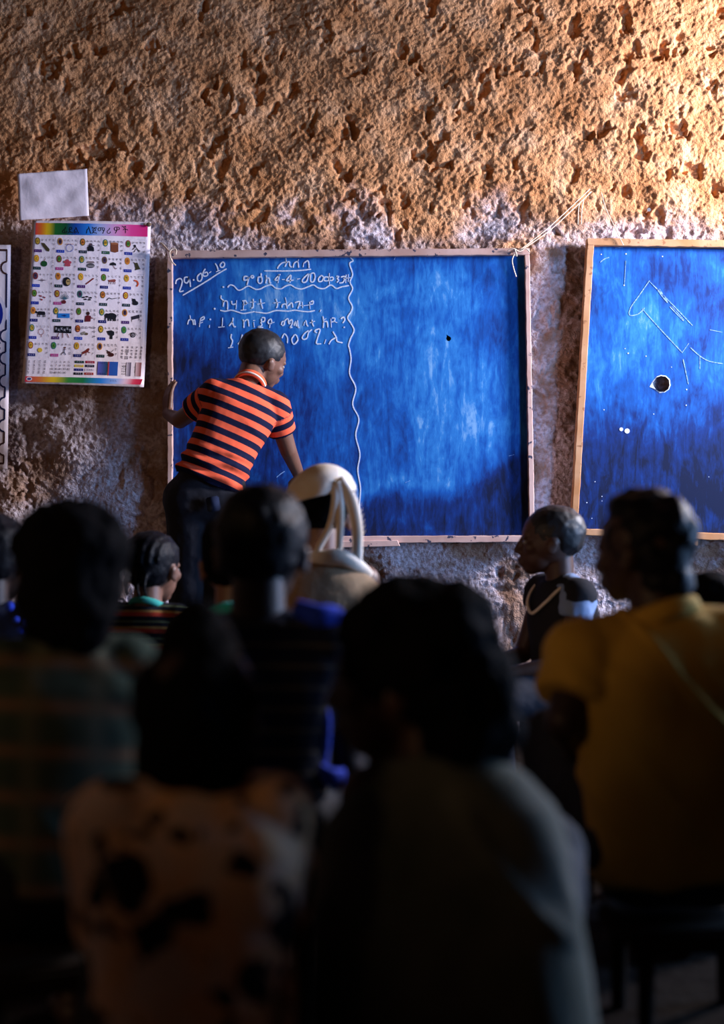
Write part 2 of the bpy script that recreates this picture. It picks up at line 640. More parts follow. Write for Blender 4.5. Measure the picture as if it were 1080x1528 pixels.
# ------------------------------------------------------------------ the room
WALLY = 5.485
BOARDF = 5.41                 # depth of the boards' front faces
B1 = dict(x0=-0.745, x1=0.655, z0=0.73, z1=1.845)
B2 = dict(x0=0.78, x1=1.95, z0=0.73, z1=1.885)


def build_front_wall():
    xs = np.unique(np.concatenate([np.arange(-2.5, -1.5, 0.02), np.arange(-1.5, 1.5, 0.0042), np.arange(1.5, WINX + 0.31, 0.015)]))
    zs = np.unique(np.concatenate([np.arange(0, 0.5, 0.02), np.arange(0.5, 2.85, 0.0042), np.arange(2.85, 3.32, 0.02)]))
    X, Z = np.meshgrid(xs, zs)
    low = sstep(2.08, 1.82, Z + 0.16 * fbm(X * 4, Z * 4, seed=4) + 0.05 * fbm(X * 18, Z * 18, seed=5))
    # clods and pits of the upper mud
    wx = X + 0.02 * vn(X * 14, Z * 14, seed=31)
    wz = Z + 0.02 * vn(X * 14, Z * 14, seed=32)
    big = fbm(X * 3.2, Z * 3.2, oct=3, seed=1)
    wx2 = X + 0.010 * vn(X * 34, Z * 34, seed=33) + 0.005 * vn(X * 80, Z * 80, seed=35)
    wz2 = Z + 0.010 * vn(X * 34, Z * 34, seed=34) + 0.005 * vn(X * 80, Z * 80, seed=36)
    w1 = 1 - np.clip(worley(wx2 * 17, wz2 * 20, 3), 0, 1) ** 2
    w2 = 1 - np.clip(worley(wx2 * 44, wz2 * 48, 5), 0, 1) ** 2
    w3 = 1 - np.clip(worley(wx * 92, wz * 96, 8), 0, 1) ** 2
    amt = 0.55 + 0.9 * sstep(-0.4, 0.5, fbm(X * 6, Z * 7, oct=2, seed=44))
    mid = fbm(wx * 24, wz * 30, oct=4, seed=15, gain=0.72)
    bil = w3
    fine = fbm(X * 110, Z * 110, oct=2, seed=23)
    pitn = fbm(wx2 * 15, wz2 * 13, oct=3, seed=41, gain=0.6)
    pits = sstep(0.24, 0.62, pitn)
    up = 0.011 * big + amt * (0.0065 * w1 + 0.0062 * w2) + 0.0028 * w3 + 0.0075 * mid + 0.0026 * fine - 0.026 * pits - 0.008
    # smoother slabs with rough whitewash below
    slab = fbm(X * 4.5, Z * 5.5, oct=2, seed=51)
    crack = sstep(0.22, 0.0, np.abs(fbm(wx * 4.2, wz * 5.4, oct=4, seed=55, gain=0.65))) * sstep(-0.1, 0.4, fbm(X * 2.6, Z * 2.6, oct=2, seed=58))
    lo = 0.022 * slab - 0.015 * crack + 0.0065 * mid + 0.0022 * bil + 0.004 * w2 + 0.0028 * fine - 0.02 * pits * sstep(0.0, 0.5, big)
    h = up * (1 - low) + lo * low
    inb = np.zeros_like(h)
    for B in (B1, B2):
        mx = sstep(B['x0'] - 0.015, B['x0'] + 0.02, X) * sstep(B['x1'] + 0.015, B['x1'] - 0.02, X) \
            * sstep(B['z0'] - 0.015, B['z0'] + 0.02, Z) * sstep(B['z1'] + 0.015, B['z1'] - 0.02, Z)
        inb = np.maximum(inb, mx)
    h = np.where(inb > 0, np.minimum(h, 0.02 - 0.012 * inb), h)
    h = np.minimum(h, 0.028)
    # posters hang against the wall: press it flat behind them
    Y = WALLY - h
    wash = low * sstep(-0.34, 0.22, fbm(X * 5, Z * 5, oct=4, seed=61) + 0.35 * mid)
    wash = np.clip(wash, 0, 1)
    nx, nz = len(xs), len(zs)
    co = np.stack([X, Y, Z], -1).reshape(-1, 3)
    idx = np.arange(nx * nz).reshape(nz, nx)
    q = np.stack([idx[:-1, :-1], idx[:-1, 1:], idx[1:, 1:], idx[1:, :-1]], -1).reshape(-1, 4)
    me = bpy.data.meshes.new('wall_front')
    me.vertices.add(len(co))
    me.vertices.foreach_set('co', co.astype(np.float32).ravel())
    me.loops.add(q.size)
    me.loops.foreach_set('vertex_index', q.astype(np.int32).ravel())
    me.polygons.add(len(q))
    me.polygons.foreach_set('loop_start', np.arange(0, q.size, 4, dtype=np.int32))
    me.update(calc_edges=True)
    fattr(me, 'wash', wash.ravel())
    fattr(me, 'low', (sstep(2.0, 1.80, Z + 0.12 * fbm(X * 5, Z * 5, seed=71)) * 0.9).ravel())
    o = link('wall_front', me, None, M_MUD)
    return tag(o, 'rough ochre mud wall with pale whitewashed lower band', None, None, 'structure')


build_front_wall()


def struct(name, boxes, m, label=None):
    bm = bmesh.new()
    for (x0, x1, y0, y1, z0, z1) in boxes:
        box(bm, ((x0 + x1) / 2, (y0 + y1) / 2, (z0 + z1) / 2), (x1 - x0, y1 - y0, z1 - z0))
    return tag(obj(name, bm, None, m, False), label, None, None, 'structure')


YB = -3.0
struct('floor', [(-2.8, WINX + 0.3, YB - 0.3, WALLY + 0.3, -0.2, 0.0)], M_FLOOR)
r_ = REAR
struct('wall_left', [(-2.8, -2.5, YB, r_['y0'], 0, 3.3), (-2.8, -2.5, r_['y1'], WALLY + 0.05, 0, 3.3),
                     (-2.8, -2.5, r_['y0'], r_['y1'], 0, r_['z0']), (-2.8, -2.5, r_['y0'], r_['y1'], r_['z1'], 3.3)], M_DARKMUD)
w = WIN
sd_ = SIDE
XO = WINX + 0.3
struct('wall_right', [(WINX, XO, YB, sd_['y0'], 0, 3.3), (WINX, XO, sd_['y0'], sd_['y1'], sd_['z1'], 3.3),
                      (WINX, XO, sd_['y1'], w['y0'], 0, 3.3), (WINX, XO, w['y1'], WALLY + 0.05, 0, 3.3),
                      (WINX, XO, w['y0'], w['y1'], 0, w['z0']), (WINX, XO, w['y0'], w['y1'], w['z1'], 3.3)], M_DARKMUD)
struct('window_1', [(XO - 0.1, XO - 0.05, w['y0'], w['y1'], w['z0'], w['z0'] + 0.04),
                    (XO - 0.1, XO - 0.05, w['y0'], w['y1'], w['z1'] - 0.04, w['z1']),
                    (XO - 0.1, XO - 0.05, w['y0'], w['y0'] + 0.04, w['z0'], w['z1']),
                    (XO - 0.1, XO - 0.05, w['y1'] - 0.04, w['y1'], w['z0'], w['z1'])], M_POLE)
struct('door_1', [(XO - 0.1, XO - 0.03, sd_['y0'], sd_['y0'] + 0.06, 0, sd_['z1']), (XO - 0.1, XO - 0.03, sd_['y1'] - 0.06, sd_['y1'], 0, sd_['z1']),
                  (XO - 0.1, XO - 0.03, sd_['y0'] + 0.06, sd_['y1'] - 0.06, sd_['z1'] - 0.06, sd_['z1'])], M_POLE)
struct('wall_back', [(-2.8, XO, YB - 0.3, YB, 0, 3.3)], M_DARKMUD)
struct('window_2', [(-2.76, -2.71, r_['y0'], r_['y1'], r_['z0'], r_['z0'] + 0.04), (-2.76, -2.71, r_['y0'], r_['y1'], r_['z1'] - 0.04, r_['z1']),
                    (-2.76, -2.71, r_['y0'], r_['y0'] + 0.04, r_['z0'], r_['z1']), (-2.76, -2.71, r_['y1'] - 0.04, r_['y1'], r_['z0'], r_['z1'])], M_POLE)
struct('low_blocker', [(-1.50, -1.34, -2.0, 0.9, 0, 0.96)], M_DARKMUD, 'added low mud partition, unseen, shading the lower bodies')  # added out of view to cut the warm light low on the children


struct('light_blocker', [(1.95, 2.10, 2.20, 4.97, 2.17, 3.29), (1.95, 2.10, 2.20, 2.36, 0, 2.17)], M_DARKMUD, 'added light blocker, an unseen mud header on a post')  # unseen blocker added to shade the upper left of the front wall


def ceiling():
    bm = bmesh.new()
    n = 260
    x0, x1 = -2.8, WINX + 0.3
    for side in (0.0, 0.012):
        pass
    rows = []
    for y in (YB - 0.3, WALLY + 0.3):
        rows.append([bm.verts.new((x0 + (x1 - x0) * k / n, y, 3.31 + 0.012 * math.sin(k * 1.05))) for k in range(n + 1)])
    for k in range(n):
        bm.faces.new((rows[0][k], rows[0][k + 1], rows[1][k + 1], rows[1][k]))
    r = bmesh.ops.extrude_face_region(bm, geom=bm.faces[:])
    bmesh.ops.translate(bm, vec=(0, 0, 0.02), verts=[v for v in r['geom'] if isinstance(v, bmesh.types.BMVert)])
    tag(obj('ceiling', bm, None, M_TIN), None, None, None, 'structure')


ceiling()

# ------------------------------------------------------------------ blackboards
def prism_px(bm, quad, d0, d1):
    """solid between depths d0 and d1 whose front outline is four photo points"""
    f = [P(x, y, BOARDF) for x, y in quad]
    a = [bm.verts.new((p.x, d0, p.z)) for p in f]
    b = [bm.verts.new((p.x, d1, p.z)) for p in f]
    bm.faces.new(a)
    bm.faces.new(b[::-1])
    for k in range(4):
        bm.faces.new((a[k], b[k], b[(k + 1) % 4], a[(k + 1) % 4]))


def rail(name, quad, root, m, wob=0.0):
    bm = bmesh.new()
    prism_px(bm, quad, BOARDF, BOARDF + 0.045)
    bmesh.ops.bevel(bm, geom=bm.edges[:], offset=0.002, segments=1, affect='EDGES')
    # ragged edges
    long = [e for e in bm.edges if e.calc_length() > 0.3]
    bmesh.ops.subdivide_edges(bm, edges=long, cuts=60, use_grid_fill=True)
    for v in bm.verts:
        n = mnoise.noise(v.co * 26) * 0.0018 + mnoise.noise(v.co * 70) * 0.0010
        v.co.x += n
        v.co.z += n
    bmesh.ops.recalc_face_normals(bm, faces=bm.faces)
    return keep(obj(name, bm, None, m, False), root)


def panel(name, quad, root, m, dustf, hole=None):
    """board panel as a fine triangulated sheet with thickness"""
    c = [P(x, y, BOARDF) for x, y in quad]
    nx, nz = 110, 90
    bm = bmesh.new()
    grid = []
    for j in range(nz + 1):
        row = []
        for i in range(nx + 1):
            u, v = i / nx, j / nz
            p = (c[0] * (1 - u) + c[1] * u) * (1 - v) + (c[3] * (1 - u) + c[2] * u) * v
            row.append(bm.verts.new((p.x, BOARDF + 0.026, p.z)))
        grid.append(row)
    hp = None
    if hole:
        hp = [P(x, y, BOARDF) for x, y in hole]
    cx = sum(p.x for p in hp) / len(hp) if hp else 0
    cz = sum(p.z for p in hp) / len(hp) if hp else 0
    rad = max(math.hypot(p.x - cx, p.z - cz) for p in hp) * 1.02 if hp else 0
    for j in range(nz):
        for i in range(nx):
            q = (grid[j][i], grid[j][i + 1], grid[j + 1][i + 1], grid[j + 1][i])
            if hp and any(math.hypot(v.co.x - cx, v.co.z - cz) < rad for v in q):
                continue
            bm.faces.new(q[::-1])
    if hp:
        bound = [e for e in bm.edges if e.is_boundary
                 and all(math.hypot(v.co.x - cx, v.co.z - cz) < rad + 0.05 for v in e.verts)]
        hv = [bm.verts.new((p.x, BOARDF + 0.026, p.z)) for p in hp]
        he = [bm.edges.new((hv[k], hv[(k + 1) % len(hv)])) for k in range(len(hv))]
        bmesh.ops.bridge_loops(bm, edges=bound + he)
    loose = [v for v in bm.verts if not v.link_faces]
    bmesh.ops.delete(bm, geom=loose, context='VERTS')
    bmesh.ops.recalc_face_normals(bm, faces=bm.faces)
    if sum(f.normal.y for f in bm.faces) > 0:
        bmesh.ops.reverse_faces(bm, faces=bm.faces)
    r = bmesh.ops.extrude_face_region(bm, geom=bm.faces[:])
    bmesh.ops.translate(bm, vec=(0, 0.006, 0), verts=[v for v in r['geom'] if isinstance(v, bmesh.types.BMVert)])
    bmesh.ops.recalc_face_normals(bm, faces=bm.faces)
    o = keep(obj(name, bm, None, m, False), root)
    a = coords(o.data)
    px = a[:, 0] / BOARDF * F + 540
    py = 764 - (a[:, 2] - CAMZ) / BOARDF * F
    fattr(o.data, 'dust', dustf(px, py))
    return o


def g2(px, py, x, y, sx, sy, rot=0):
    c, s = math.cos(R(rot)), math.sin(R(rot))
    dx, dy = px - x, py - y
    u, v = dx * c + dy * s, -dx * s + dy * c
    return np.exp(-(u / sx) ** 2 - (v / sy) ** 2)


def dust1(px, py):
    """chalk dust left by wiping: cloud on the right half, clean wedge low down"""
    k = 0.50 + 0 * px
    k += 0.30 * g2(px, py, 650, 430, 130, 55, 0)
    k += 0.22 * g2(px, py, 660, 560, 110, 150, -20)
    k += 0.14 * g2(px, py, 620, 690, 90, 60, -20)
    k += 0.16 * g2(px, py, 430, 440, 150, 70)
    k += 0.10 * g2(px, py, 330, 520, 70, 60)
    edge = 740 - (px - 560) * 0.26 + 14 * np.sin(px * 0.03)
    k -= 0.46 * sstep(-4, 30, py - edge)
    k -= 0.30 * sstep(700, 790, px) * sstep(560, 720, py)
    k -= 0.10 * g2(px, py, 590, 500, 50, 60)
    k -= 0.22 * sstep(440, 560, py) * sstep(470, 380, px)
    return np.clip(k, 0.06, 0.95)


def dust_tone2(px, py):
    k = 0.54 + 0 * px
    k += 0.18 * g2(px, py, 960, 470, 60, 70)
    k -= 0.28 * g2(px, py, 985, 410, 42, 28)
    k -= 0.20 * g2(px, py, 1000, 560, 70, 40, -30)
    k += 0.15 * g2(px, py, 905, 560, 30, 60)
    k -= 0.46 * sstep(590, 690, py + 0.15 * (px - 940))  # board tone made darker towards the bottom
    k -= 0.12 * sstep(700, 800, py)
    return np.clip(k, 0.05, 0.95)


BB1 = thing('blackboard', P(522, 592, BOARDF), 'wide blue blackboard with chalk writing on its left half, pale wooden frame', 'blackboard')
I1 = [(256, 383), (786, 379), (792, 803), (252, 806)]
rail('top_rail', [(249, 374), (790, 370), (790, 380), (249, 385)], BB1, M_RAIL_PALE)
rail('left_rail', [(249, 385), (257, 385), (257, 801), (250, 801)], BB1, M_RAIL_PALE)
rail('right_rail', [(783, 380), (790, 380), (798, 799), (790, 799)], BB1, M_RAIL_PALE)
rail('bottom_rail', [(250, 801), (798, 799), (798, 809), (250, 812)], BB1, M_RAIL_PALE)
bm = bmesh.new()
prism_px(bm, [(470, 808), (593, 806), (597, 815), (470, 818)], BOARDF - 0.012, BOARDF + 0.03)
bmesh.ops.bevel(bm, geom=bm.edges[:], offset=0.002, segments=1, affect='EDGES')
keep(obj('chalk_ledge', bm, None, M_RAIL_PALE, False), BB1)
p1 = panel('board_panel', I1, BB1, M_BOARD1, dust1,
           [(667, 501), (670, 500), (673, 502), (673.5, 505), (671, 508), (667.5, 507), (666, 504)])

BB2 = thing('blackboard', P(1000, 580, BOARDF), 'blue blackboard with a torn hole, bare orange wooden frame, cut by the right edge', 'blackboard')
X2 = 1290
I2 = [(886, 366), (X2 - 5, 374), (X2 - 5, 806), (860, 790)]
rail('top_rail', [(876, 355), (X2, 361), (X2, 372), (876, 366)], BB2, M_RAIL_ORANGE)
rail('left_rail', [(876, 366), (886, 366), (862, 788), (852, 788)], BB2, M_RAIL_ORANGE)
rail('bottom_rail', [(852, 788), (X2, 803), (X2, 814), (852, 798)], BB2, M_RAIL_ORANGE)
rail('right_rail', [(X2 - 11, 372), (X2, 372), (X2, 803), (X2 - 11, 803)], BB2, M_RAIL_ORANGE)
bm = bmesh.new()
prism_px(bm, [(1036, 803), (1042, 803), (1041, 814), (1036, 813)], BOARDF + 0.005, BOARDF + 0.03)
keep(obj('peg', bm, None, M_RAIL_ORANGE, False), BB2)
HOLE = [(982, 562), (988, 560), (995, 561), (1000, 566), (1001, 574), (999, 580), (993, 584), (986, 584), (980, 580), (977, 575), (977, 569)]
panel('board_panel', I2, BB2, M_BOARD2, dust_tone2, HOLE)
bm = bmesh.new()
cxh, cyh = 989, 572
out = []
random.seed(3)
for k, (x, y) in enumerate(HOLE):
    g = 1.07 + 0.08 * random.random() + (0.42 if k in (9,) else 0)
    out.append((cxh + (x - cxh) * g, cyh + (y - cyh) * g))
ia = [bm.verts.new((P(x, y, BOARDF).x, BOARDF + 0.0235, P(x, y, BOARDF).z)) for x, y in HOLE]
oa = [bm.verts.new((P(x, y, BOARDF).x, BOARDF + 0.0252, P(x, y, BOARDF).z)) for x, y in out]
n = len(ia)
for k in range(n):
    bm.faces.new((ia[k], ia[(k + 1) % n], oa[(k + 1) % n], oa[k]))
r = bmesh.ops.extrude_face_region(bm, geom=bm.faces[:])
bmesh.ops.translate(bm, vec=(0, 0.004, 0), verts=[v for v in r['geom'] if isinstance(v, bmesh.types.BMVert)])
bmesh.ops.recalc_face_normals(bm, faces=bm.faces)
tag(keep(obj('torn_rim', bm, None, M_CHALK, False), BB2), 'pale torn rim around the hole')


def ribbon(bm, pts, wd, y0, thick=0.0012, jit=0.15, sub=6):
    """raised chalk line through photo points, on the plane y = y0"""
    pts = smooth_path([Vector((p[0], p[1], 0)) for p in pts], sub)
    n = len(pts)
    L_, R_ = [], []
    for i, p in enumerate(pts):
        d = pts[min(i + 1, n - 1)] - pts[max(i - 1, 0)]
        if d.length < 1e-6:
            d = Vector((1, 0, 0))
        d.normalize()
        nn = Vector((-d.y, d.x, 0))
        w_ = wd * (1 + jit * mnoise.noise(Vector((p.x * 0.4, p.y * 0.4, 1.3)))) * 0.5
        if i in (0, n - 1):
            w_ *= 0.6
        for S, sg in ((L_, 1), (R_, -1)):
            q = P(p.x + nn.x * w_ * sg, p.y + nn.y * w_ * sg, BOARDF)
            S.append((bm.verts.new((q.x, y0 - thick, q.z)), bm.verts.new((q.x, y0, q.z))))
    for i in range(n - 1):
        bm.faces.new((L_[i][0], L_[i + 1][0], R_[i + 1][0], R_[i][0]))
        bm.faces.new((L_[i][1], L_[i + 1][1], L_[i + 1][0], L_[i][0]))
        bm.faces.new((R_[i][0], R_[i + 1][0], R_[i + 1][1], R_[i][1]))


def dotc(bm, x, y, r, y0):
    pts = [P(x + r * math.cos(t), y + r * math.sin(t), BOARDF) for t in [k * math.pi / 4 for k in range(8)]]
    a = [bm.verts.new((p.x, y0 - 0.0014, p.z)) for p in pts]
    b = [bm.verts.new((p.x, y0, p.z)) for p in pts]
    bm.faces.new(a[::-1])
    for k in range(8):
        bm.faces.new((a[k], a[(k + 1) % 8], b[(k + 1) % 8], b[k]))


def z6(pts):
    return [(240 + x / 6.75, 360 + y / 6.75) for x, y in pts]


def z7(pts):
    return [(380 + x / 6.75, 360 + y / 6.75) for x, y in pts]


YP = BOARDF + 0.026
DATE = [z6(s) for s in [
    [(140, 420), (150, 380), (185, 365), (205, 385), (200, 430), (180, 495), (222, 488)],
    [(265, 350), (232, 355), (228, 395), (255, 410), (275, 375), (268, 345), (285, 400), (290, 450)],
    [(385, 315), (360, 345), (365, 385), (390, 390), (408, 355), (400, 315), (385, 315)],
    [(440, 265), (420, 300), (420, 335), (445, 340), (465, 325), (455, 300), (430, 310)],
    [(480, 308), (500, 292)], [(540, 210), (560, 245), (570, 285)], [(548, 297), (592, 280)],
    [(610, 200), (590, 225), (600, 250), (625, 245), (635, 215), (620, 198), (608, 202)],
    [(210, 535), (330, 465), (470, 380), (560, 320), (655, 265)]]]
TITLE = [z7(s) for s in [
    [(225, 265), (240, 235), (275, 205), (315, 200)], [(310, 150), (315, 210), (300, 245)],
    [(315, 205), (345, 195), (350, 235), (370, 250)],
    [(385, 255), (395, 210), (430, 195), (440, 255)], [(430, 195), (440, 170)],
    [(485, 250), (490, 205)], [(490, 212), (535, 185), (545, 260)],
    [(90, 287), (300, 288), (450, 283), (565, 270)]]]
LINE2 = [z6(s) for s in [
    [(870, 345), (835, 345), (832, 380), (865, 375), (880, 350), (870, 400), (862, 430)],
    [(912, 332), (902, 348), (916, 360), (930, 345), (915, 331)],
    [(665, 455), (690, 430), (730, 440), (770, 480), (810, 475), (870, 440), (920, 460), (945, 472)]]] + [z7(s) for s in [
    [(30, 345), (28, 395), (50, 415), (70, 390), (65, 345)], [(60, 310), (58, 345), (35, 348)],
    [(110, 330), (115, 365), (105, 415)], [(115, 365), (140, 360), (148, 408), (160, 404)],
    [(255, 320), (200, 375), (235, 376), (240, 320)], [(236, 376), (230, 410)], [(270, 375), (300, 375)],
    [(360, 325), (315, 385), (388, 380)], [(365, 330), (355, 385), (350, 406)], [(425, 370), (455, 365)],
    [(540, 315), (500, 350), (475, 385), (490, 405), (520, 390), (535, 345), (545, 315)],
    [(562, 312), (560, 390), (590, 395), (605, 350), (595, 310), (565, 315)],
    [(665, 335), (640, 365), (645, 395), (675, 390), (690, 355), (675, 335), (662, 338)],
    [(745, 352), (705, 350), (700, 385), (740, 385), (748, 360), (780, 350), (790, 370), (770, 385), (748, 376)],
    [(750, 310), (750, 430)], [(820, 340), (845, 345), (830, 365), (845, 380), (825, 405)],
    [(865, 350), (910, 345), (890, 400), (850, 410)], [(920, 325), (915, 410)], [(942, 320), (940, 400)], [(890, 365), (970, 355)],
    [(0, 475), (50, 470), (110, 440), (165, 430), (205, 460), (260, 468), (310, 440), (360, 430), (410, 460), (470, 470),
     (540, 445), (590, 430), (640, 460), (700, 465), (765, 430), (820, 465), (870, 450), (950, 435)]]]
LINE3 = [z6(s) for s in [
    [(600, 535), (600, 565), (625, 592), (620, 650)], [(615, 602), (650, 590), (665, 610), (665, 680)],
    [(705, 590), (715, 625), (755, 620)], [(757, 585), (750, 675)],
    [(815, 592), (850, 590), (855, 620), (820, 630)], [(830, 595), (825, 680)], [(795, 686), (855, 680)], [(840, 625), (875, 610)],
    [(890, 605), (955, 600)], [(925, 570), (925, 650), (905, 665)], [(965, 625), (1045, 610)], [(1000, 570), (1005, 615), (1020, 670)],
    [(590, 685), (640, 695), (700, 685), (760, 700), (820, 718), (880, 710), (940, 698)]]] + [z7(s) for s in [
    [(0, 702), (60, 710), (120, 715), (200, 690), (260, 690), (330, 695), (400, 685), (470, 695), (540, 700), (605, 688)],
    [(655, 702), (665, 680)], [(185, 612), (255, 605)], [(210, 570), (226, 625), (215, 665)],
    [(270, 660), (275, 630), (310, 625), (325, 670)], [(305, 555), (320, 622)], [(328, 645), (370, 610), (380, 660)],
    [(400, 610), (450, 600), (430, 670)], [(440, 640), (480, 635)], [(475, 600), (480, 660)],
    [(490, 640), (555, 630)], [(560, 602), (585, 590), (585, 620), (555, 625)], [(550, 600), (555, 675)]]]
LINE4 = [z6(s) for s in [
    [(260, 830), (275, 785), (310, 785), (322, 835)], [(285, 735), (290, 785)], [(318, 790), (332, 785), (338, 835)],
    [(390, 770), (425, 750), (425, 775), (395, 790)], [(390, 770), (380, 855)], [(375, 822), (415, 805)],
    [(482, 835), (480, 862)], [(615, 760), (610, 855)], [(570, 858), (635, 852)],
    [(720, 760), (715, 800), (680, 845)], [(712, 800), (730, 850), (750, 850)],
    [(820, 780), (830, 800), (830, 865)], [(830, 802), (870, 780), (882, 850)],
    [(922, 790), (945, 788)], [(930, 805), (935, 860)],
    [(1010, 760), (1040, 762), (1038, 795), (1010, 800), (1006, 770)], [(1000, 805), (1012, 838), (975, 855), (1027, 860)]]] + [z7(s) for s in [
    [(130, 792), (160, 775), (165, 815), (135, 820), (130, 795)], [(150, 815), (145, 865)], [(165, 815), (195, 805)],
    [(265, 835), (270, 805), (295, 800), (290, 835), (270, 840)], [(295, 795), (330, 770), (340, 820), (355, 810)],
    [(345, 800), (370, 780), (375, 815), (355, 860), (376, 855)], [(392, 842), (408, 800), (418, 850)], [(430, 785), (435, 855), (447, 855)],
    [(490, 840), (500, 800)], [(512, 785), (525, 840), (537, 840)], [(550, 815), (605, 795)], [(575, 780), (580, 820), (592, 850)],
    [(685, 745), (692, 800), (688, 865)], [(690, 806), (725, 800), (735, 860)], [(718, 768), (692, 785)],
    [(775, 765), (805, 766), (800, 795), (775, 805)], [(765, 770), (770, 860)], [(795, 800), (830, 810)],
    [(865, 772), (895, 755), (905, 785), (885, 815)]]]
LINE5 = [z6(s) for s in [
    [(705, 925), (700, 965), (715, 1000), (695, 1060)], [(670, 1066), (722, 1058)],
    [(815, 930), (800, 990), (770, 1030)], [(805, 980), (832, 1030)]]] + [z7(s) for s in [
    [(270, 970), (295, 925), (325, 960), (325, 1020)], [(400, 930), (370, 980), (390, 1030), (430, 990), (420, 945), (400, 930)],
    [(540, 890), (500, 920), (475, 960), (490, 980), (525, 965), (540, 910), (575, 880)],
    [(625, 915), (602, 895), (640, 875), (655, 890), (630, 970), (620, 1022), (668, 1025)], [(715, 980), (700, 1025)],
    [(785, 900), (820, 960), (830, 1000), (885, 1015)], [(815, 962), (770, 990), (745, 1030)]]]
DIV = z7([(960, 150), (990, 185), (955, 215), (985, 320), (960, 400), (985, 470), (945, 560), (980, 640), (975, 690), (935, 760),
          (970, 820), (1000, 890), (965, 970), (945, 1040), (955, 1080)]) + \
    [(520 + x / 3.252, 360 + y / 3.252) for x, y in [(12, 570), (5, 640), (35, 710), (20, 790), (50, 860), (35, 940), (55, 1030),
                                                    (45, 1110), (58, 1200), (52, 1290), (56, 1390)]]


def writing(name, strokes, dots=(), wd=1.9, m=M_CHALK, root=BB1, label=None):
    bm = bmesh.new()
    for s in strokes:
        ribbon(bm, s, wd, YP)
    for (x, y, r) in dots:
        dotc(bm, x, y, r, YP)
    bmesh.ops.recalc_face_normals(bm, faces=bm.faces)
    o = keep(obj(name, bm, None, m, False), root)
    return tag(o, label) if label else o


writing('chalk_date', DATE, [(240 + 322 / 6.75, 360 + 378 / 6.75, 1.3)])
writing('chalk_title', TITLE)
writing('chalk_text_line', LINE2, [(240 + 622 / 6.75, 360 + 450 / 6.75, 1.4)])
writing('chalk_text_line', LINE3, [(240 + 535 / 6.75, 360 + 670 / 6.75, 1.5)])
writing('chalk_text_line', LINE4, [(240 + 490 / 6.75, 360 + 778 / 6.75, 1.3), (380 + 900 / 6.75, 360 + 857 / 6.75, 1.2),
                                   (380 + 90 / 6.75, 360 + 885 / 6.75, 1.0)])
writing('chalk_text_line', LINE5)
writing('chalk_divider', [DIV], [], 1.9)
for st_ in ([[(412, 712), (418, 707), (424, 703)], [(588, 386), (590, 382)], [(605, 720), (612, 717)], [(760, 680), (768, 678)]]):
    writing('chalk_scratch', [st_], [], 1.3, M_CHALK_FAINT)
random.seed(21)


def q8(pts):
    return [(850 + x / 3.183, 340 + y / 3.183) for x, y in pts]


for st_ in ([q8(s) for s in [
    [(385, 245), (340, 310), (295, 375), (290, 410), (330, 405), (362, 375)], [(350, 380), (430, 470), (540, 588)],
    [(540, 590), (572, 545)], [(580, 565), (625, 605), (670, 630), (735, 642)], [(625, 605), (625, 668)],
    [(420, 285), (445, 320), (472, 352)], [(432, 285), (470, 345)], [(482, 370), (515, 405), (548, 438)], [(490, 366), (548, 432)],
    [(385, 250), (480, 345), (590, 460)], [(150, 158), (170, 142), (192, 135)], [(272, 150), (265, 265)], [(545, 620), (562, 700), (570, 740)],
    [(672, 480), (732, 492)], [(222, 90), (258, 86)]]]):
    writing('chalk_scribble', [st_], [], 1.3, M_CHALK_FAINT, BB2)
for (x, y, r) in [(250, 955, 2.9), (278, 963, 4.0), (283, 592, 1.9), (268, 570, 1.0), (368, 606, 1.4), (490, 658, 1.1), (562, 765, 1.7),
                  (560, 840, 1.6), (168, 862, 1.3), (405, 882, 1.2), (264, 268, 1.6), (273, 118, 1.8), (447, 130, 1.4), (125, 1205, 1.2),
                  (158, 1275, 1.3), (86, 1305, 1.5), (158, 1297, 1.0), (155, 120, 1.3), (110, 1380, 1.2), (668, 1182, 1.0)]:
    bm = bmesh.new()
    dotc(bm, 850 + x / 3.183, 340 + y / 3.183, r * (1.0 if r > 2.5 else 0.62), YP)
    bmesh.ops.recalc_face_normals(bm, faces=bm.faces)
    keep(obj('paint_spot', bm, None, M_CHALK, False), BB2)

# ------------------------------------------------------------------ strings and nail on the wall
def string(name, paths, r, label, cat='string'):
    bm = bmesh.new()
    for p in paths:
        tube(bm, [P(*q) for q in p], r, 6)
    o = obj(name, bm, None, M_STRING)
    return tag(o, label, cat)


DS = 5.40
string('string', [[(254, 384, DS), (253, 376, DS - .003), (258, 371, DS), (263, 373, DS), (262, 380, DS)],
                  [(254, 384, DS), (257, 391, DS), (262, 396, DS)], [(253, 376, DS), (246, 368, 5.43), (240, 362, 5.452)]], 0.0026,
       'knotted string loop on the top left corner of the writing board')
string('string', [[(757, 374, DS), (766, 371, DS - .004), (775, 375, DS), (784, 371, DS), (790, 376, DS)],
                  [(768, 372, DS - .004), (771, 382, DS), (766, 378, DS)],
                  [(768, 378, DS), (764, 388, DS), (766, 400, DS + .005), (770, 413, DS + .01)]], 0.0022,
       'frayed string tied at the top right corner of the writing board, end dangling')
string('string', [[(774, 374, 5.40), (820, 338, 5.415), (880, 282, 5.44)], [(776, 374, 5.40), (822, 342, 5.415), (882, 286, 5.44)]], 0.0019,
       'two slack twine strands slanting from the writing board up to a mud hole')
string('string', [[(897, 287, 5.443), (904, 312, 5.425), (920, 345, 5.40), (926, 358, 5.402), (930, 366, 5.402)],
                  [(866, 295, 5.44), (863, 312, 5.435), (862, 335, 5.44)], [(871, 296, 5.44), (868, 312, 5.435), (867, 335, 5.44)]], 0.0017,
       'thin twine from the mud wall down to the top rail of the holed board')
bm = bmesh.new()
a = P(968, 313, 5.43)
cone(bm, a, a + Vector((0, 0.05, 0)), 0.0025, 0.002)
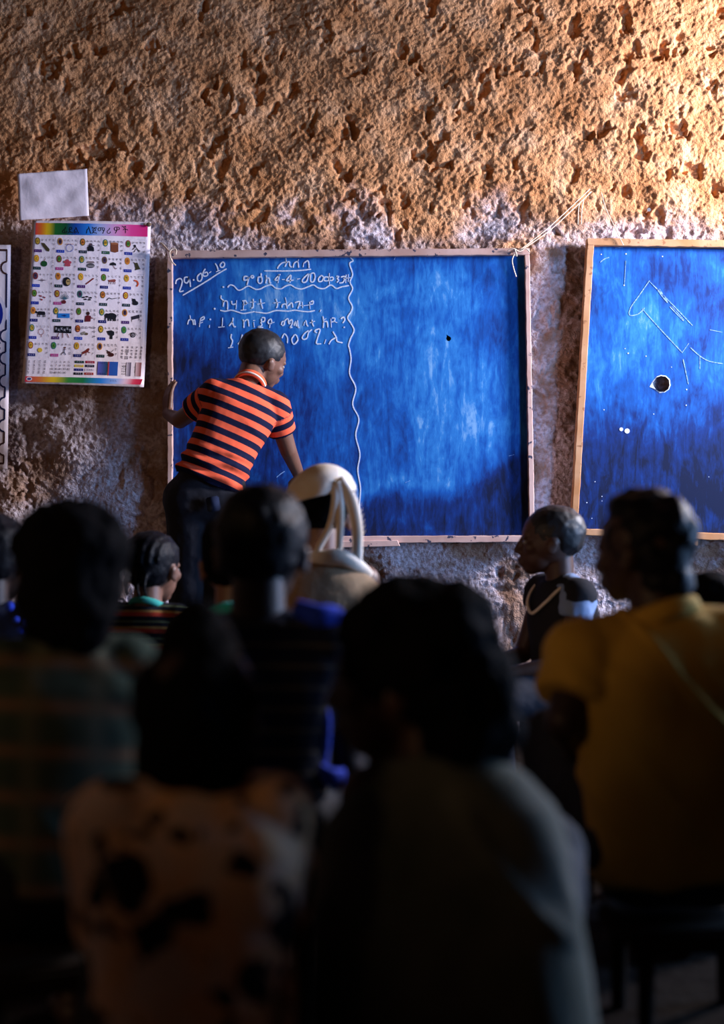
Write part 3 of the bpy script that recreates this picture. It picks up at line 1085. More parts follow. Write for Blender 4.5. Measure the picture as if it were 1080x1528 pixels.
cone(bm, a - Vector((0, 0.002, 0)), a, 0.007, 0.007)
tag(obj('nail', bm, None, M_NAIL, False), 'bright nail head driven into the mud above the holed board', 'nail')

# ------------------------------------------------------------------ posters
PD = 5.425


class Print:
    """flat ink shapes in photo coordinates, one mesh with a colour per corner"""
    def __init__(self):
        self.v, self.f, self.c = [], [], []

    def poly(self, pts, col, lay=1):
        i0 = len(self.v)
        self.v += [(x, y, lay) for x, y in pts]
        self.f.append(list(range(i0, i0 + len(pts))))
        self.c.append([col] * len(pts) if not isinstance(col, list) else col)

    def rect(self, x, y, w_, h_, col, lay=1, sk=0.0):
        self.poly([(x, y), (x + w_, y + sk * w_), (x + w_, y + h_ + sk * w_), (x, y + h_)], col, lay)

    def ell(self, x, y, rx, ry, col, lay=1, n=14):
        self.poly([(x + rx * math.cos(t), y + ry * math.sin(t)) for t in [2 * math.pi * k / n for k in range(n)]], col, lay)

    def line(self, pts, wd, col, lay=1):
        for (x0, y0), (x1, y1) in zip(pts[:-1], pts[1:]):
            d = math.hypot(x1 - x0, y1 - y0) or 1
            nx_, ny_ = -(y1 - y0) / d * wd / 2, (x1 - x0) / d * wd / 2
            self.poly([(x0 + nx_, y0 + ny_), (x1 + nx_, y1 + ny_), (x1 - nx_, y1 - ny_), (x0 - nx_, y0 - ny_)], col, lay)

    def glyph(self, ch, x, y, h_, col, lay=2):
        vs_, fs = glyph(ch)
        i0 = len(self.v)
        self.v += [(x + a_ * h_, y - b_ * h_, lay) for a_, b_ in vs_]
        for f in fs:
            self.f.append([i0 + k for k in f])
            self.c.append([col] * len(f))

    def build(self, name, root, surf, m=None):
        me = bpy.data.meshes.new(name)
        V = []
        for x, y, lay in self.v:
            p = P(x, y, PD)
            V.append((p.x, surf(x, y) - 0.0006 - 0.0003 * lay, p.z))
        me.from_pydata(V, [], self.f)
        ca = me.color_attributes.new('ink', 'FLOAT_COLOR', 'CORNER')
        flat = [c for f in self.c for c in f]
        ca.data.foreach_set('color', np.array([(*c[:3], 1.0) for c in flat], np.float32).ravel())
        bm = bmesh.new()
        bm.from_mesh(me)
        for f in bm.faces:
            f.normal_update()
        rev = [f for f in bm.faces if f.normal.y > 0]
        bmesh.ops.reverse_faces(bm, faces=rev)
        bm.to_mesh(me)
        bm.free()
        return keep(link(name, me, None, m or M_INK, False), root)


_gl = {}


def glyph(ch):
    if ch not in _gl:
        cu = bpy.data.curves.new('g', 'FONT')
        cu.body = ch
        cu.align_x = 'CENTER'
        cu.resolution_u = 3
        o = bpy.data.objects.new('g', cu)
        me = evaluated(o)
        _gl[ch] = ([(v.co.x, v.co.y) for v in me.vertices], [list(p.vertices) for p in me.polygons])
        bpy.data.curves.remove(cu)
        bpy.data.meshes.remove(me)
    return _gl[ch]


def sheet(name, quad, root, m, surf, thick=0.0007, nx=24, ny=30):
    bm = bmesh.new()
    g = []
    for j in range(ny + 1):
        row = []
        for i in range(nx + 1):
            u, v = i / nx, j / ny
            x = (quad[0][0] * (1 - u) + quad[1][0] * u) * (1 - v) + (quad[3][0] * (1 - u) + quad[2][0] * u) * v
            y = (quad[0][1] * (1 - u) + quad[1][1] * u) * (1 - v) + (quad[3][1] * (1 - u) + quad[2][1] * u) * v
            p = P(x, y, PD)
            row.append(bm.verts.new((p.x, surf(x, y), p.z)))
        g.append(row)
    for j in range(ny):
        for i in range(nx):
            bm.faces.new((g[j][i], g[j + 1][i], g[j + 1][i + 1], g[j][i + 1]))
    r = bmesh.ops.extrude_face_region(bm, geom=bm.faces[:])
    bmesh.ops.translate(bm, vec=(0, thick, 0), verts=[v for v in r['geom'] if isinstance(v, bmesh.types.BMVert)])
    bmesh.ops.recalc_face_normals(bm, faces=bm.faces)
    return keep(obj(name, bm, None, m), root)


def lin(r, g, b):
    return tuple(((c / 255 + 0.055) / 1.055) ** 2.4 if c > 10 else c / 3294 for c in (r, g, b))


def alphabet_poster():
    root = thing('alphabet_poster', P(132, 455, PD), 'white Amharic alphabet poster with rainbow bands and rows of small pictures', 'poster')
    quad = [(53, 333), (225, 331), (215, 578), (38, 574)]

    def surf(x, y):
        return PD + 0.006 * math.sin((y - 330) / 245 * math.pi) - 0.012 * max(0, (y - 540) / 35) ** 2 * 0.6 \
            - 0.004 * math.cos((x - 130) / 90 * math.pi) - 0.060 * max(0.0, min(1.0, (224 - x) / 186))
    sheet('paper', quad, root, M_PAPER, surf)
    pr = Print()
    K = 4.131

    def z(x, y):
        return x / K, 230 + y / K

    def lrp(stops, t):
        for (a_, ca), (b_, cb) in zip(stops[:-1], stops[1:]):
            if t <= b_:
                k = (t - a_) / (b_ - a_)
                return tuple(ca[i] * (1 - k) + cb[i] * k for i in range(3))
        return stops[-1][1]
    S1 = [(0, lin(225, 60, 60)), (0.06, lin(235, 120, 30)), (0.11, lin(240, 200, 30)), (0.17, lin(30, 110, 40)), (0.28, lin(10, 80, 50)),
          (0.36, lin(15, 70, 165)), (0.48, lin(40, 130, 220)), (0.58, lin(170, 180, 225)), (0.72, lin(225, 150, 200)), (0.85, lin(235, 70, 150)), (1, lin(230, 40, 120))]
    S2 = [(0, lin(200, 40, 70)), (0.12, lin(225, 120, 60)), (0.24, lin(240, 200, 40)), (0.36, lin(60, 140, 60)), (0.5, lin(20, 120, 70)),
          (0.66, lin(40, 130, 220)), (0.78, lin(150, 180, 235)), (0.86, lin(235, 200, 215)), (0.93, lin(220, 60, 90)), (1, lin(205, 30, 70))]

    def band(tl, tr, br, bl, stops, n=40):
        for k in range(n):
            t0, t1 = k / n, (k + 1) / n

            def m2(a_, b_, t):
                return (a_[0] * (1 - t) + b_[0] * t, a_[1] * (1 - t) + b_[1] * t)
            pr.poly([z(*m2(tl, tr, t0)), z(*m2(tl, tr, t1)), z(*m2(bl, br, t1)), z(*m2(bl, br, t0))],
                    [lrp(stops, t0), lrp(stops, t1), lrp(stops, t1), lrp(stops, t0)], 1)
    band((240, 440), (910, 436), (908, 508), (236, 512), S1)
    band((180, 1378), (880, 1388), (868, 1422), (176, 1412), S2)
    black = lin(12, 12, 18)
    for ch, x, y, h_ in [('ፊ', 412, 500, 46), ('ደ', 447, 500, 46), ('ል', 482, 500, 46), ('ለ', 556, 500, 52), ('ጀ', 590, 500, 46), ('ማ', 632, 498, 46),
                         ('ሪ', 676, 497, 44), ('ዎ', 724, 494, 50), ('ች', 772, 490, 46)]:
        pr.glyph(ch, *z(x, y), h_ * 1.15 / K, black, 2)
    pr.ell(*z(202, 1394), 4.2, 2.8, lin(235, 225, 235), 2)
    pr.ell(*z(202, 1394), 3.0, 1.8, lin(60, 60, 120), 3)
    rim = [lin(120, 90, 40), lin(225, 150, 40), lin(110, 95, 40), lin(40, 120, 110), lin(150, 50, 40)]
    fillc = [lin(210, 170, 60), lin(245, 190, 60), lin(80, 60, 90), lin(90, 150, 60), lin(225, 130, 60)]
    barc = [lin(80, 30, 110), lin(30, 70, 190), lin(30, 50, 60), lin(30, 90, 50), lin(20, 50, 160), lin(15, 55, 50), lin(205, 80, 150), lin(15, 30, 110)]
    barsel = [[0, 1, 2, 3, 4], [5, 6, 5, 4, 4], [1, 5, 0, 7, 4], [4, 6, 2, 5, 5], [7, 5, 7, 7, 0], [4, 0, 1, 4, 4], [7, 6, 7, 5, 7]]
    rimsel = [[0, 1, 2, 3, 4], [1, 4, 3, 0, 1], [4, 1, 1, 0, 1], [0, 4, 3, 0, 4], [1, 3, 0, 3, 1], [3, 2, 4, 2, 3], [4, 3, 1, 1, 0]]
    fam = [0x1200, 0x1208, 0x1210, 0x1218, 0x1220, 0x1228, 0x1230, 0x1238, 0x1240, 0x1260, 0x1270, 0x1278, 0x1280, 0x1290, 0x1298, 0x12A0, 0x12A8,
           0x12B8, 0x12C8, 0x12D0, 0x12D8, 0x12E0, 0x12E8, 0x12F0, 0x1300, 0x1308, 0x1320, 0x1328, 0x1330, 0x1338, 0x1340, 0x1348, 0x1350, 0x1238]
    k = 0
    grey = lin(70, 62, 80)

    def C(r, c):
        return 250 - 7.0 * r + 135.5 * c + 0.9 * r * c * 0.5, 550 + 106.0 * r + 1.2 * c
    for r in range(7):
        for c in range(5):
            if r == 6 and c == 4:
                continue
            x, y = C(r, c)
            board = (r == 5 and c == 1)
            if not board:
                pr.ell(*z(x, y), 3.7, 5.4, rim[rimsel[r][c]], 1)
                pr.ell(*z(x, y), 2.5, 4.0, fillc[(r + c * 2) % 5], 2)
                pr.glyph(chr(fam[k]), *z(x, y + 7), 5.2, black, 3)
                for q in range(4):
                    pr.glyph(chr(fam[k] + 1 + q), *z(x + 30 + 22 * q, y - 1), 4.3, grey, 2)
                for q in range(2):
                    pr.glyph(chr(fam[k] + 5 + q), *z(x + 96, y + 24 + 30 * q), 4.3, grey, 2)
            bx, by = z(x - 22 + (3 * r / 6), y + 50)
            pr.rect(bx, by, 11.2, 4.3, barc[barsel[r][c]], 1, 0.02)
            for q in range(3):
                pr.glyph(chr(fam[(k + q * 5) % 33]), bx + 2.6 + 3 * q, by + 3.3, 3.0, lin(190, 180, 210), 2)
            k = (k + 1) % 34
    # faint cell lines
    lc = lin(185, 170, 190)
    for r in range(8):
        xa, ya = C(r, 0)
        xb, yb = C(r, 4)
        pr.line([z(xa - 25, ya - 28), z(xb + 105, yb - 26)], 0.3, lc, 0)
    for c in range(6):
        xa, ya = C(0, c)
        xb, yb = C(7, c)
        pr.line([z(xa - 24, ya - 28), z(xb - 24, yb - 28)], 0.3, lc, 0)

    # small pictures
    def E(x, y, rx, ry, c, lay=2):
        pr.ell(*z(x, y), rx / K, ry / K, c, lay)

    def PL(pts, c, lay=2):
        pr.poly([z(*p) for p in pts], c, lay)

    def LN(pts, wd, c, lay=2):
        pr.line([z(*p) for p in pts], wd / K, c, lay)
    gr, br_, rd, bl, bk = lin(30, 85, 45), lin(130, 70, 45), lin(165, 40, 40), lin(35, 90, 190), lin(25, 25, 35)
    PL([(272, 560), (290, 562), (322, 600), (318, 614), (304, 610), (280, 580)], lin(75, 65, 40))
    LN([(420 + 22 * math.cos(t) + 22, 590 + 22 * math.sin(t)) for t in [q * 0.42 for q in range(16)]], 3, lin(60, 100, 190))
    LN([(418, 566), (466, 566)], 3, lin(180, 120, 60))
    E(568, 590, 20, 17, bk); E(570, 566, 9, 8, lin(90, 70, 80)); LN([(552, 572), (590, 572)], 4, bk); E(556, 600, 7, 8, bk); E(582, 600, 7, 8, bk)
    PL([(688, 556), (733, 556), (733, 605), (712, 612), (688, 605)], br_); E(710, 556, 23, 7, lin(165, 100, 65), 3)
    LN([(818, 592), (835, 570), (850, 590), (865, 598)], 4, lin(80, 60, 60)); E(832, 566, 7, 7, bk); LN([(838, 585), (830, 602), (822, 604)], 4, bk); LN([(845, 585), (858, 604)], 4, bk)
    E(288, 688, 19, 18, gr); LN([(286, 672), (296, 658)], 3, br_)
    for (a_, b_) in [(-14, -6), (0, -14), (14, -4), (8, 12), (-8, 12), (0, 0)]:
        E(429 + a_, 682 + b_, 10, 9, lin(200, 80, 95))
    E(568, 695, 24, 15, lin(90, 85, 90)); PL([(545, 680), (592, 680), (586, 668), (552, 668)], lin(150, 130, 130)); LN([(550, 698), (590, 698)], 4, lin(190, 180, 180), 3)
    PL([(680, 690), (686, 676), (702, 670), (718, 678), (720, 690)], bk); LN([(700, 690), (716, 712), (724, 706)], 3, lin(120, 60, 70))
    PL([(828, 672), (846, 668), (860, 700), (866, 708), (832, 716), (836, 704)], lin(70, 65, 40)); LN([(822, 668), (832, 672)], 4, bk)
    PL([(250, 788), (276, 784), (304, 788), (276, 794)], lin(120, 100, 110)); LN([(276, 776), (276, 800)], 3, lin(140, 120, 130))
    E(424, 796, 24, 28, bk); E(432, 798, 13, 18, lin(200, 165, 105), 3); E(428, 794, 3, 4, bk, 4); E(437, 794, 3, 4, bk, 4)
    LN([(538, 810), (586, 772)], 7, lin(140, 45, 40))
    PL([(672, 780), (712, 774), (718, 782), (712, 792), (676, 792)], lin(150, 75, 70))
    for q in (678, 690, 704, 714):
        LN([(q, 790), (q - 2, 806)], 3, lin(120, 60, 60))
    LN([(826, 778), (846, 784), (852, 800), (842, 816)], 9, lin(215, 85, 45))
    for (a_, b_) in [(266, 884), (288, 892), (272, 906)]:
        PL([(a_ - 12, b_ - 6), (a_ + 10, b_), (a_ + 2, b_ + 8)], lin(150, 40, 55))
    for t in range(9):
        an = -math.pi * (0.08 + 0.84 * t / 8)
        LN([(412, 906), (412 + 28 * math.cos(an), 902 + 32 * math.sin(an))], 3, lin(70, 110, 130))
    E(406, 920, 14, 12, lin(110, 35, 45))
    for (a_, b_) in [(524, 890), (545, 886), (566, 892), (536, 902), (560, 904)]:
        E(a_, b_, 9, 5, bk)
    LN([(662, 906), (676, 890), (694, 896), (722, 890)], 4, bk)
    E(826, 902, 11, 11, bk); E(834, 918, 18, 14, bk); LN([(814, 890), (822, 898)], 4, bk)
    PL([(244, 984), (258, 978), (290, 980), (296, 992), (286, 1002), (250, 1000)], bk)
    for q in (250, 262, 282, 292):
        LN([(q, 996), (q, 1014)], 5, bk)
    E(240, 984, 7, 7, bk)
    PL([(370, 990), (441, 990), (441, 1018), (370, 1018)], lin(40, 130, 215)); PL([(388, 1002), (412, 998), (424, 1004), (412, 1010)], lin(20, 60, 130), 3)
    E(552, 988, 10, 11, lin(60, 30, 30)); PL([(536, 1004), (552, 998), (570, 1004), (566, 1038), (532, 1040)], lin(110, 30, 40)); LN([(560, 1012), (580, 1018)], 6, lin(110, 30, 40))
    E(692, 1002, 30, 20, bk); E(664, 1000, 13, 15, bk); LN([(656, 1008), (654, 1028)], 6, bk)
    for q in (674, 688, 704, 714):
        LN([(q, 1012), (q, 1032)], 8, bk)
    PL([(810, 1002), (858, 988), (860, 1010), (814, 1022)], lin(45, 40, 55)); LN([(812, 1020), (812, 1034)], 3, bk); LN([(856, 1010), (856, 1024)], 3, bk)
    LN([(270 + 16 * math.cos(t), 1104 + 18 * math.sin(t)) for t in [math.pi / 2 + q * 0.42 for q in range(16)]], 3, lin(160, 110, 115)); LN([(272, 1122), (272, 1138)], 4, lin(150, 100, 105))
    PL([(350, 1066), (452, 1068), (452, 1112), (350, 1108)], lin(14, 16, 26)); LN([(376, 1110), (364, 1138)], 4, lin(110, 40, 45)); LN([(400, 1110), (400, 1140)], 5, lin(110, 40, 45)); LN([(424, 1112), (438, 1140)], 4, lin(110, 40, 45))
    for q, ch in enumerate('ጀጁጂጃጄጅ'):
        pr.glyph(ch, *z(360 + 17 * q, 1092 + 8 * (q % 2)), 4.6, lin(210, 205, 220), 3)
    E(522, 1112, 12, 9, lin(150, 140, 130)); E(542, 1114, 10, 8, lin(110, 90, 70)); E(530, 1104, 7, 6, lin(175, 165, 150))
    PL([(664, 1094), (690, 1088), (708, 1098), (708, 1116), (698, 1124), (698, 1144), (682, 1142), (684, 1124), (672, 1114)], bk)
    E(820, 1116, 15, 15, bk); E(820, 1116, 9, 9, lin(190, 180, 190), 3); E(820, 1116, 5, 5, bk, 4); LN([(796, 1116), (806, 1104), (820, 1099), (836, 1104), (846, 1118)], 2, bk)
    E(264, 1216, 14, 14, lin(235, 195, 70))
    E(414, 1200, 5, 6, lin(120, 60, 50)); LN([(412, 1206), (408, 1226), (418, 1244)], 5, lin(50, 70, 110)); LN([(408, 1226), (396, 1236), (392, 1246)], 4, lin(60, 40, 40)); LN([(404, 1212), (420, 1212)], 3, lin(120, 60, 50))
    PL([(516, 1228), (540, 1214), (556, 1200), (562, 1210), (552, 1226), (524, 1238)], lin(125, 45, 40)); LN([(522, 1232), (512, 1248)], 4, lin(125, 45, 40)); LN([(550, 1224), (566, 1230)], 4, lin(125, 45, 40)); LN([(542, 1226), (540, 1246)], 4, lin(125, 45, 40))
    E(690, 1240, 17, 12, lin(70, 25, 25)); E(676, 1226, 10, 8, lin(70, 25, 25)); LN([(664, 1212), (690, 1240)], 5, bk); LN([(668, 1246), (706, 1208)], 2, bk)
    # lower blocks of letters, numerals, colour names and gradients
    for r in range(4):
        for c in range(5):
            pr.glyph(chr(0x1240 + 8 * r + c), *z(760 + 28 * c - 2 * r, 1198 + 21 * r), 4.6, grey, 2)
        for c in range(4):
            pr.glyph(chr(0x1369 + (r * 4 + c)), *z(200 + 32 * c - 2 * r, 1294 + 22 * r), 4.6, grey, 2)
    nums = [['1', '2', '3', '4', '5'], ['6', '7', '8', '9', '10'], ['20', '30', '40', '50', '60'], ['70', '80', '90', '100']]
    for r, row in enumerate(nums):
        for c, t in enumerate(row):
            for q, ch in enumerate(t):
                pr.glyph(ch, *z(338 + 25 * c - 2 * r + 9 * q - 4 * (len(t) - 1), 1294 + 22 * r), 4.4, grey, 2)
    cols = [lin(15, 60, 50), lin(170, 35, 60), lin(235, 200, 50), lin(15, 20, 45), lin(20, 30, 120), lin(225, 210, 225), lin(20, 20, 25), lin(170, 60, 50)]
    for q, cc in enumerate(cols):
        x, y = (474 if q % 2 == 0 else 538) - (q // 2) * 2, 1279 + 24 * (q // 2)
        PL([(x, y), (x + 54, y + 1), (x + 54, y + 16), (x, y + 15)], cc, 1)
        for j in range(3):
            pr.glyph(chr(0x1208 + 8 * q + j), *z(x + 14 + 13 * j, y + 12), 3.0, lin(190, 180, 200) if q != 5 else grey, 2)
    for (x0, x1, y0, y1, ca, cb) in [(612, 668, 1282, 1366, lin(95, 95, 190), lin(20, 70, 100)), (674, 732, 1282, 1368, lin(40, 80, 170), lin(35, 90, 175)),
                                     (782, 810, 1284, 1370, lin(215, 200, 215), lin(50, 30, 70)), (838, 872, 1284, 1370, lin(225, 190, 195), lin(135, 45, 40))]:
        pr.poly([z(x0, y0), z(x1, y0 + 1), z(x1 - 4, y1 + 1), z(x0 - 4, y1)], [ca, cb, cb, ca], 1)
    PL([(674, 1282), (680, 1282), (676, 1368), (670, 1368)], lin(190, 60, 70), 2)
    for r in range(5):
        for j in range(4):
            pr.glyph(chr(0x12A8 + r * 8 + j), *z(618 + 11 * j, 1298 + 16 * r), 3.0, bk, 2)
            pr.glyph(chr(0x1308 + r * 8 + j if r < 2 else 0x1320 + r * 8 + j), *z(756 + 12 * j, 1298 + 16 * r), 3.2, bk, 2)
    for j in range(3):
        pr.glyph(chr(0x1228 + j), *z(832 + 12 * j, 1316), 3.2, bk, 2)
        pr.glyph(chr(0x1230 + j), *z(834 + 12 * j, 1350), 3.2, bk, 2)
        pr.glyph(chr(0x1260 + j), *z(690 + 14 * j, 1406), 3.6, lin(90, 90, 150), 2)
    pr.build('print', root, surf)
    for x, y in ((222, 335), (57, 337)):
        bm = bmesh.new()
        ball(bm, P(x, y, PD - 0.004), (0.010, 0.004, 0.009), u=10, v=6)
        keep(obj('mud_dab', bm, None, M_SHAWLB), root)


alphabet_poster()


def stamp_poster():
    root = thing('border_poster', P(-40, 535, PD), 'white poster with a dark scalloped border and blue oval, cut by the left edge', 'poster')
    quad = [(-150, 371), (19.5, 368), (14.5, 700), (-158, 703)]

    def surf(x, y):
        return PD - 0.035 + 0.004 * math.sin((y - 370) / 330 * math.pi) - 0.040 * max(0.0, (20 - x) / 180)
    sheet('paper', quad, root, M_PAPER, surf)
    pr = Print()
    brn, nav = lin(70, 40, 40), lin(25, 30, 75)

    def xe(y):
        return 14.0 - (y - 378) * (5.0 / 316)
    pr.line([(-140, 376), (14.5, 376)], 3.2, brn)
    pr.line([(-146, 693), (9.5, 692)], 3.0, brn)
    ys = [402, 470, 503, 536, 570, 603, 636, 671]
    last = 376
    for y in ys:
        c = brn if y < 420 or y > 640 else nav
        pr.line([(xe(last), last), (xe(y - 9), y - 9)], 1.6 if y < 420 else 2.4, c)
        arc = [(xe(y) - 8.2 * math.sin(t), y - 9 * math.cos(t)) for t in [q * math.pi / 10 for q in range(11)]]
        pr.line(arc, 2.6, c)
        last = y + 9
    pr.line([(xe(last), last), (xe(692), 692)], 2.2, brn)
    for k in range(10):                                    # the same border on the far side
        y = 402 + k * 30
        pr.line([(-146 + 8.2 * math.sin(t), y - 9 * math.cos(t)) for t in [q * math.pi / 10 for q in range(11)]], 2.6, nav)
    pr.ell(-16, 470, 29, 36, lin(225, 215, 230), 1, 28)
    pr.ell(-18, 470, 26, 31, lin(15, 35, 140), 2, 28)
    pr.ell(-22, 476, 23, 14, lin(200, 205, 235), 3, 24)
    for r in range(20):
        for c in range(7):
            pr.rect(3 - 2.0 * (r / 20) - c * 18, 487 + r * 8.2, 1.6, 3.2, lin(105, 95, 125), 1)
    pr.build('print', root, surf)


stamp_poster()

root = thing('paper_sheet', P(81, 292, PD), 'blank creased white sheet fixed above the alphabet poster', 'paper')


def surf_b(x, y):
    c = mnoise.noise(Vector((x * 0.05, y * 0.05, 0.4))) * 0.005
    f = 0.0022 * abs(math.sin((x - 30) * 0.045 + (y - 290) * 0.02)) + 0.0015 * abs(math.sin((x - 80) * 0.05 - (y - 290) * 0.04))
    return PD + c - f - 0.036 * (133 - x) / 104


sheet('sheet', [(29, 263), (130, 252), (133, 322), (32, 332)], root, M_PAPER, surf_b)

# ------------------------------------------------------------------ people


def rot_head(yaw, pitch, roll):
    """columns: right, forward, up.  yaw>0 turns to the left, pitch>0 looks down, roll>0 tips right"""
    return (Matrix.Rotation(R(yaw), 3, 'Z') @ Matrix.Rotation(R(-pitch), 3, 'X') @ Matrix.Rotation(R(roll), 3, 'Y'))


def ik(a, b, l1, l2, pole):
    a, b = Vector(a), Vector(b)
    d = b - a
    D = min(d.length, (l1 + l2) * 0.995)
    D = max(D, abs(l1 - l2) * 1.05)
    u = d.normalized()
    x = (l1 * l1 - l2 * l2 + D * D) / (2 * D)
    h = math.sqrt(max(l1 * l1 - x * x, 0))
    p = Vector(pole) - u * Vector(pole).dot(u)
    p.normalize()
    return a + u * x + p * h, a + u * D


def head_bm(bm, o, M, H):
    """o: chin-level origin under the skull"""
    def T(x, y, z):
        return o + M @ Vector((x * H, y * H, z * H))

    def e(x, y, z, rx, ry, rz, rot=None):
        ball(bm, T(x, y, z), (rx * H, ry * H, rz * H), M @ rot if rot else M, 40, 28)
    e(0, -0.05, 0.62, 0.355, 0.445, 0.375)
    e(0, 0.02, 0.47, 0.325, 0.38, 0.34)
    e(0, 0.16, 0.30, 0.245, 0.27, 0.27)
    e(0, 0.27, 0.12, 0.13, 0.13, 0.115)
    e(0, 0.32, 0.60, 0.22, 0.09, 0.12)
    for s in (-1, 1):
        e(0.17 * s, 0.27, 0.40, 0.11, 0.12, 0.10)
        e(0.055 * s, 0.435, 0.335, 0.05, 0.05, 0.042)
        e(0.36 * s, -0.02, 0.42, 0.03, 0.085, 0.13, Matrix.Rotation(R(-14 * s), 3, 'Z') @ Matrix.Rotation(R(12), 3, 'X'))
        e(0.375 * s, -0.045, 0.47, 0.028, 0.06, 0.06)
        e(0.13 * s, 0.36, 0.545, 0.10, 0.05, 0.035)
    cap(bm, T(0, 0.40, 0.53), T(0, 0.475, 0.36), 0.035 * H, 0.058 * H)
    e(0, 0.425, 0.225, 0.105, 0.055, 0.032)
    e(0, 0.41, 0.170, 0.095, 0.055, 0.036)


def eyes(root, o, M, H):
    for s in (-1, 1):
        bm = bmesh.new()
        c = o + M @ Vector((0.145 * s * H, 0.350 * H, 0.475 * H))
        ball(bm, c, (0.068 * H, 0.052 * H, 0.036 * H), M, 16, 10)
        e = keep(obj('eye', bm, None, M_EYE), root)
        bm = bmesh.new()
        ball(bm, c + M @ Vector((0, 0.036 * H, 0)), (0.026 * H, 0.020 * H, 0.028 * H), M, 12, 8)
        i = obj('iris', bm, None, M_IRIS)
        i.parent = e
        i.matrix_parent_inverse = Matrix()


def hand_bm(bm, wrist, d, nrm, s, side, curl=0.6, grip=False):
    """palm, four unequal bent fingers and a thumb; d = along the hand, nrm = out of the palm"""
    d = Vector(d).normalized()
    nrm = Vector(nrm)
    nrm = (nrm - d * nrm.dot(d)).normalized()
    ac = d.cross(nrm) * side                       # towards the thumb side
    w_ = Vector(wrist)
    pl = 0.068 * s
    for k, q in enumerate((-0.024, -0.008, 0.008, 0.023)):
        cap(bm, w_ + ac * q * 0.55 * s + d * 0.008 * s, w_ + ac * q * s + d * pl, 0.012 * s, 0.0105 * s)
    for k, (q, ln) in enumerate(zip((-0.026, -0.009, 0.009, 0.025), (0.046, 0.060, 0.064, 0.056))):
        b = w_ + ac * q * s + d * pl
        a1, a2 = curl * 0.55, curl * 1.35
        d1 = d * math.cos(a1) + nrm * math.sin(a1) + ac * q * 3.2
        d2 = d * math.cos(a2) + nrm * math.sin(a2) + ac * q * 2.0
        m_ = b + d1.normalized() * ln * 0.52 * s
        cap(bm, b, m_, 0.0082 * s, 0.0076 * s)
        cap(bm, m_, m_ + d2.normalized() * ln * 0.5 * s, 0.0076 * s, 0.0066 * s)
    b = w_ + ac * 0.020 * s + d * 0.018 * s
    m_ = b + (d * 0.55 + ac * 0.75 + nrm * 0.3).normalized() * 0.034 * s
    cap(bm, b, m_, 0.0115 * s, 0.009 * s)
    cap(bm, m_, m_ + (d * 0.85 + ac * 0.25 + nrm * 0.4).normalized() * 0.028 * s, 0.009 * s, 0.0072 * s)


def build_body(J, s, m, root, fine=0.0048):
    bm = bmesh.new()
    up = (J['neck'] - J['pelvis']).normalized()
    rt = (J['shR'] - J['shL']).normalized()
    hl, hr = J['hipL'], J['hipR']
    cap(bm, hl, hr, 0.078 * s, 0.078 * s)
    ch = J['pelvis'].lerp(J['neck'], 0.68)
    for q in (-0.045, 0.045):
        cap(bm, J['pelvis'] + rt * q * 0.75 * s, ch + rt * q * 0.95 * s, 0.064 * s, 0.070 * s)
    cap(bm, J['shL'].lerp(ch, 0.25), J['shR'].lerp(ch, 0.25), 0.052 * s, 0.052 * s)
    cap(bm, J['shL'], J['neck'] - up * 0.012, 0.036 * s, 0.040 * s)
    cap(bm, J['shR'], J['neck'] - up * 0.012, 0.036 * s, 0.040 * s)
    H = J['H']
    o, M = J['head_o'], J['head_M']
    cap(bm, J['neck'] - up * 0.02, o + M @ Vector((0, -0.13 * H, 0.28 * H)), 0.047 * s, 0.043 * s)
    head_bm(bm, o, M, H)
    for sd, S in (('L', -1), ('R', 1)):
        cap(bm, J['sh' + sd], J['el' + sd], 0.037 * s, 0.029 * s)
        cap(bm, J['el' + sd], J['wr' + sd], 0.029 * s, 0.0195 * s)
        fd = J.get('hd' + sd) or (J['wr' + sd] - J['el' + sd])
        hand_bm(bm, J['wr' + sd], fd, J.get('hn' + sd) or Vector((0, 0, -1)), s, S * J.get('thumb' + sd, 1), J.get('curl' + sd, 0.6))
        cap(bm, J['hip' + sd], J['kn' + sd], 0.066 * s, 0.046 * s)
        cap(bm, J['kn' + sd], J['an' + sd], 0.044 * s, 0.027 * s)
        a = J['an' + sd]
        f = J['fwd']
        cap(bm, a + Vector((0, 0, -0.012)) - f * 0.015, a + f * 0.10 * s + Vector((0, 0, -a.z + 0.021)), 0.030 * s, 0.020 * s)
        cap(bm, a + f * 0.10 * s + Vector((0, 0, -a.z + 0.021)), a + f * 0.135 * s + Vector((0, 0, -a.z + 0.015)), 0.022 * s, 0.014 * s)
        cap(bm, a + Vector((0, 0, -a.z + 0.026)) - f * 0.02 * s, a + f * 0.02, 0.025 * s, 0.026 * s)
    me = remeshed(bm, fine, 3)
    return keep(link('body', me, None, m), root)


def torso_rings(J, s, prof, seg=36, base=None, top=None):
    """prof: list of (t, half width, half depth); t from 0 at the base point to 1 at the neck"""
    a = base if base is not None else J['pelvis']
    b = top if top is not None else J['neck']
    rt = (J['shR'] - J['shL']).normalized()
    hrt = (J['hipR'] - J['hipL']).normalized()
    rings = []
    for t, wx, wy in prof:
        c = a + (b - a) * t
        z = (b - a).normalized()
        x = hrt.lerp(rt, min(max(t, 0), 1))
        x = (x - z * x.dot(z)).normalized()
        y = z.cross(x)
        ring = []
        for k in range(seg):
            an = 2 * math.pi * k / seg
            cx_, sy_ = math.cos(an), math.sin(an)
            p = 2.5
            rr = (abs(cx_) ** p + abs(sy_) ** p) ** (-1 / p)
            ring.append(c + x * wx * s * rr * cx_ + y * wy * s * rr * sy_)
        rings.append(ring)
    return rings


PROF = [(-0.10, 0.122, 0.098), (0.15, 0.118, 0.096), (0.4, 0.120, 0.094), (0.65, 0.132, 0.094), (0.80, 0.142, 0.084), (0.90, 0.132, 0.066),
        (0.97, 0.088, 0.056), (1.02, 0.056, 0.050)]


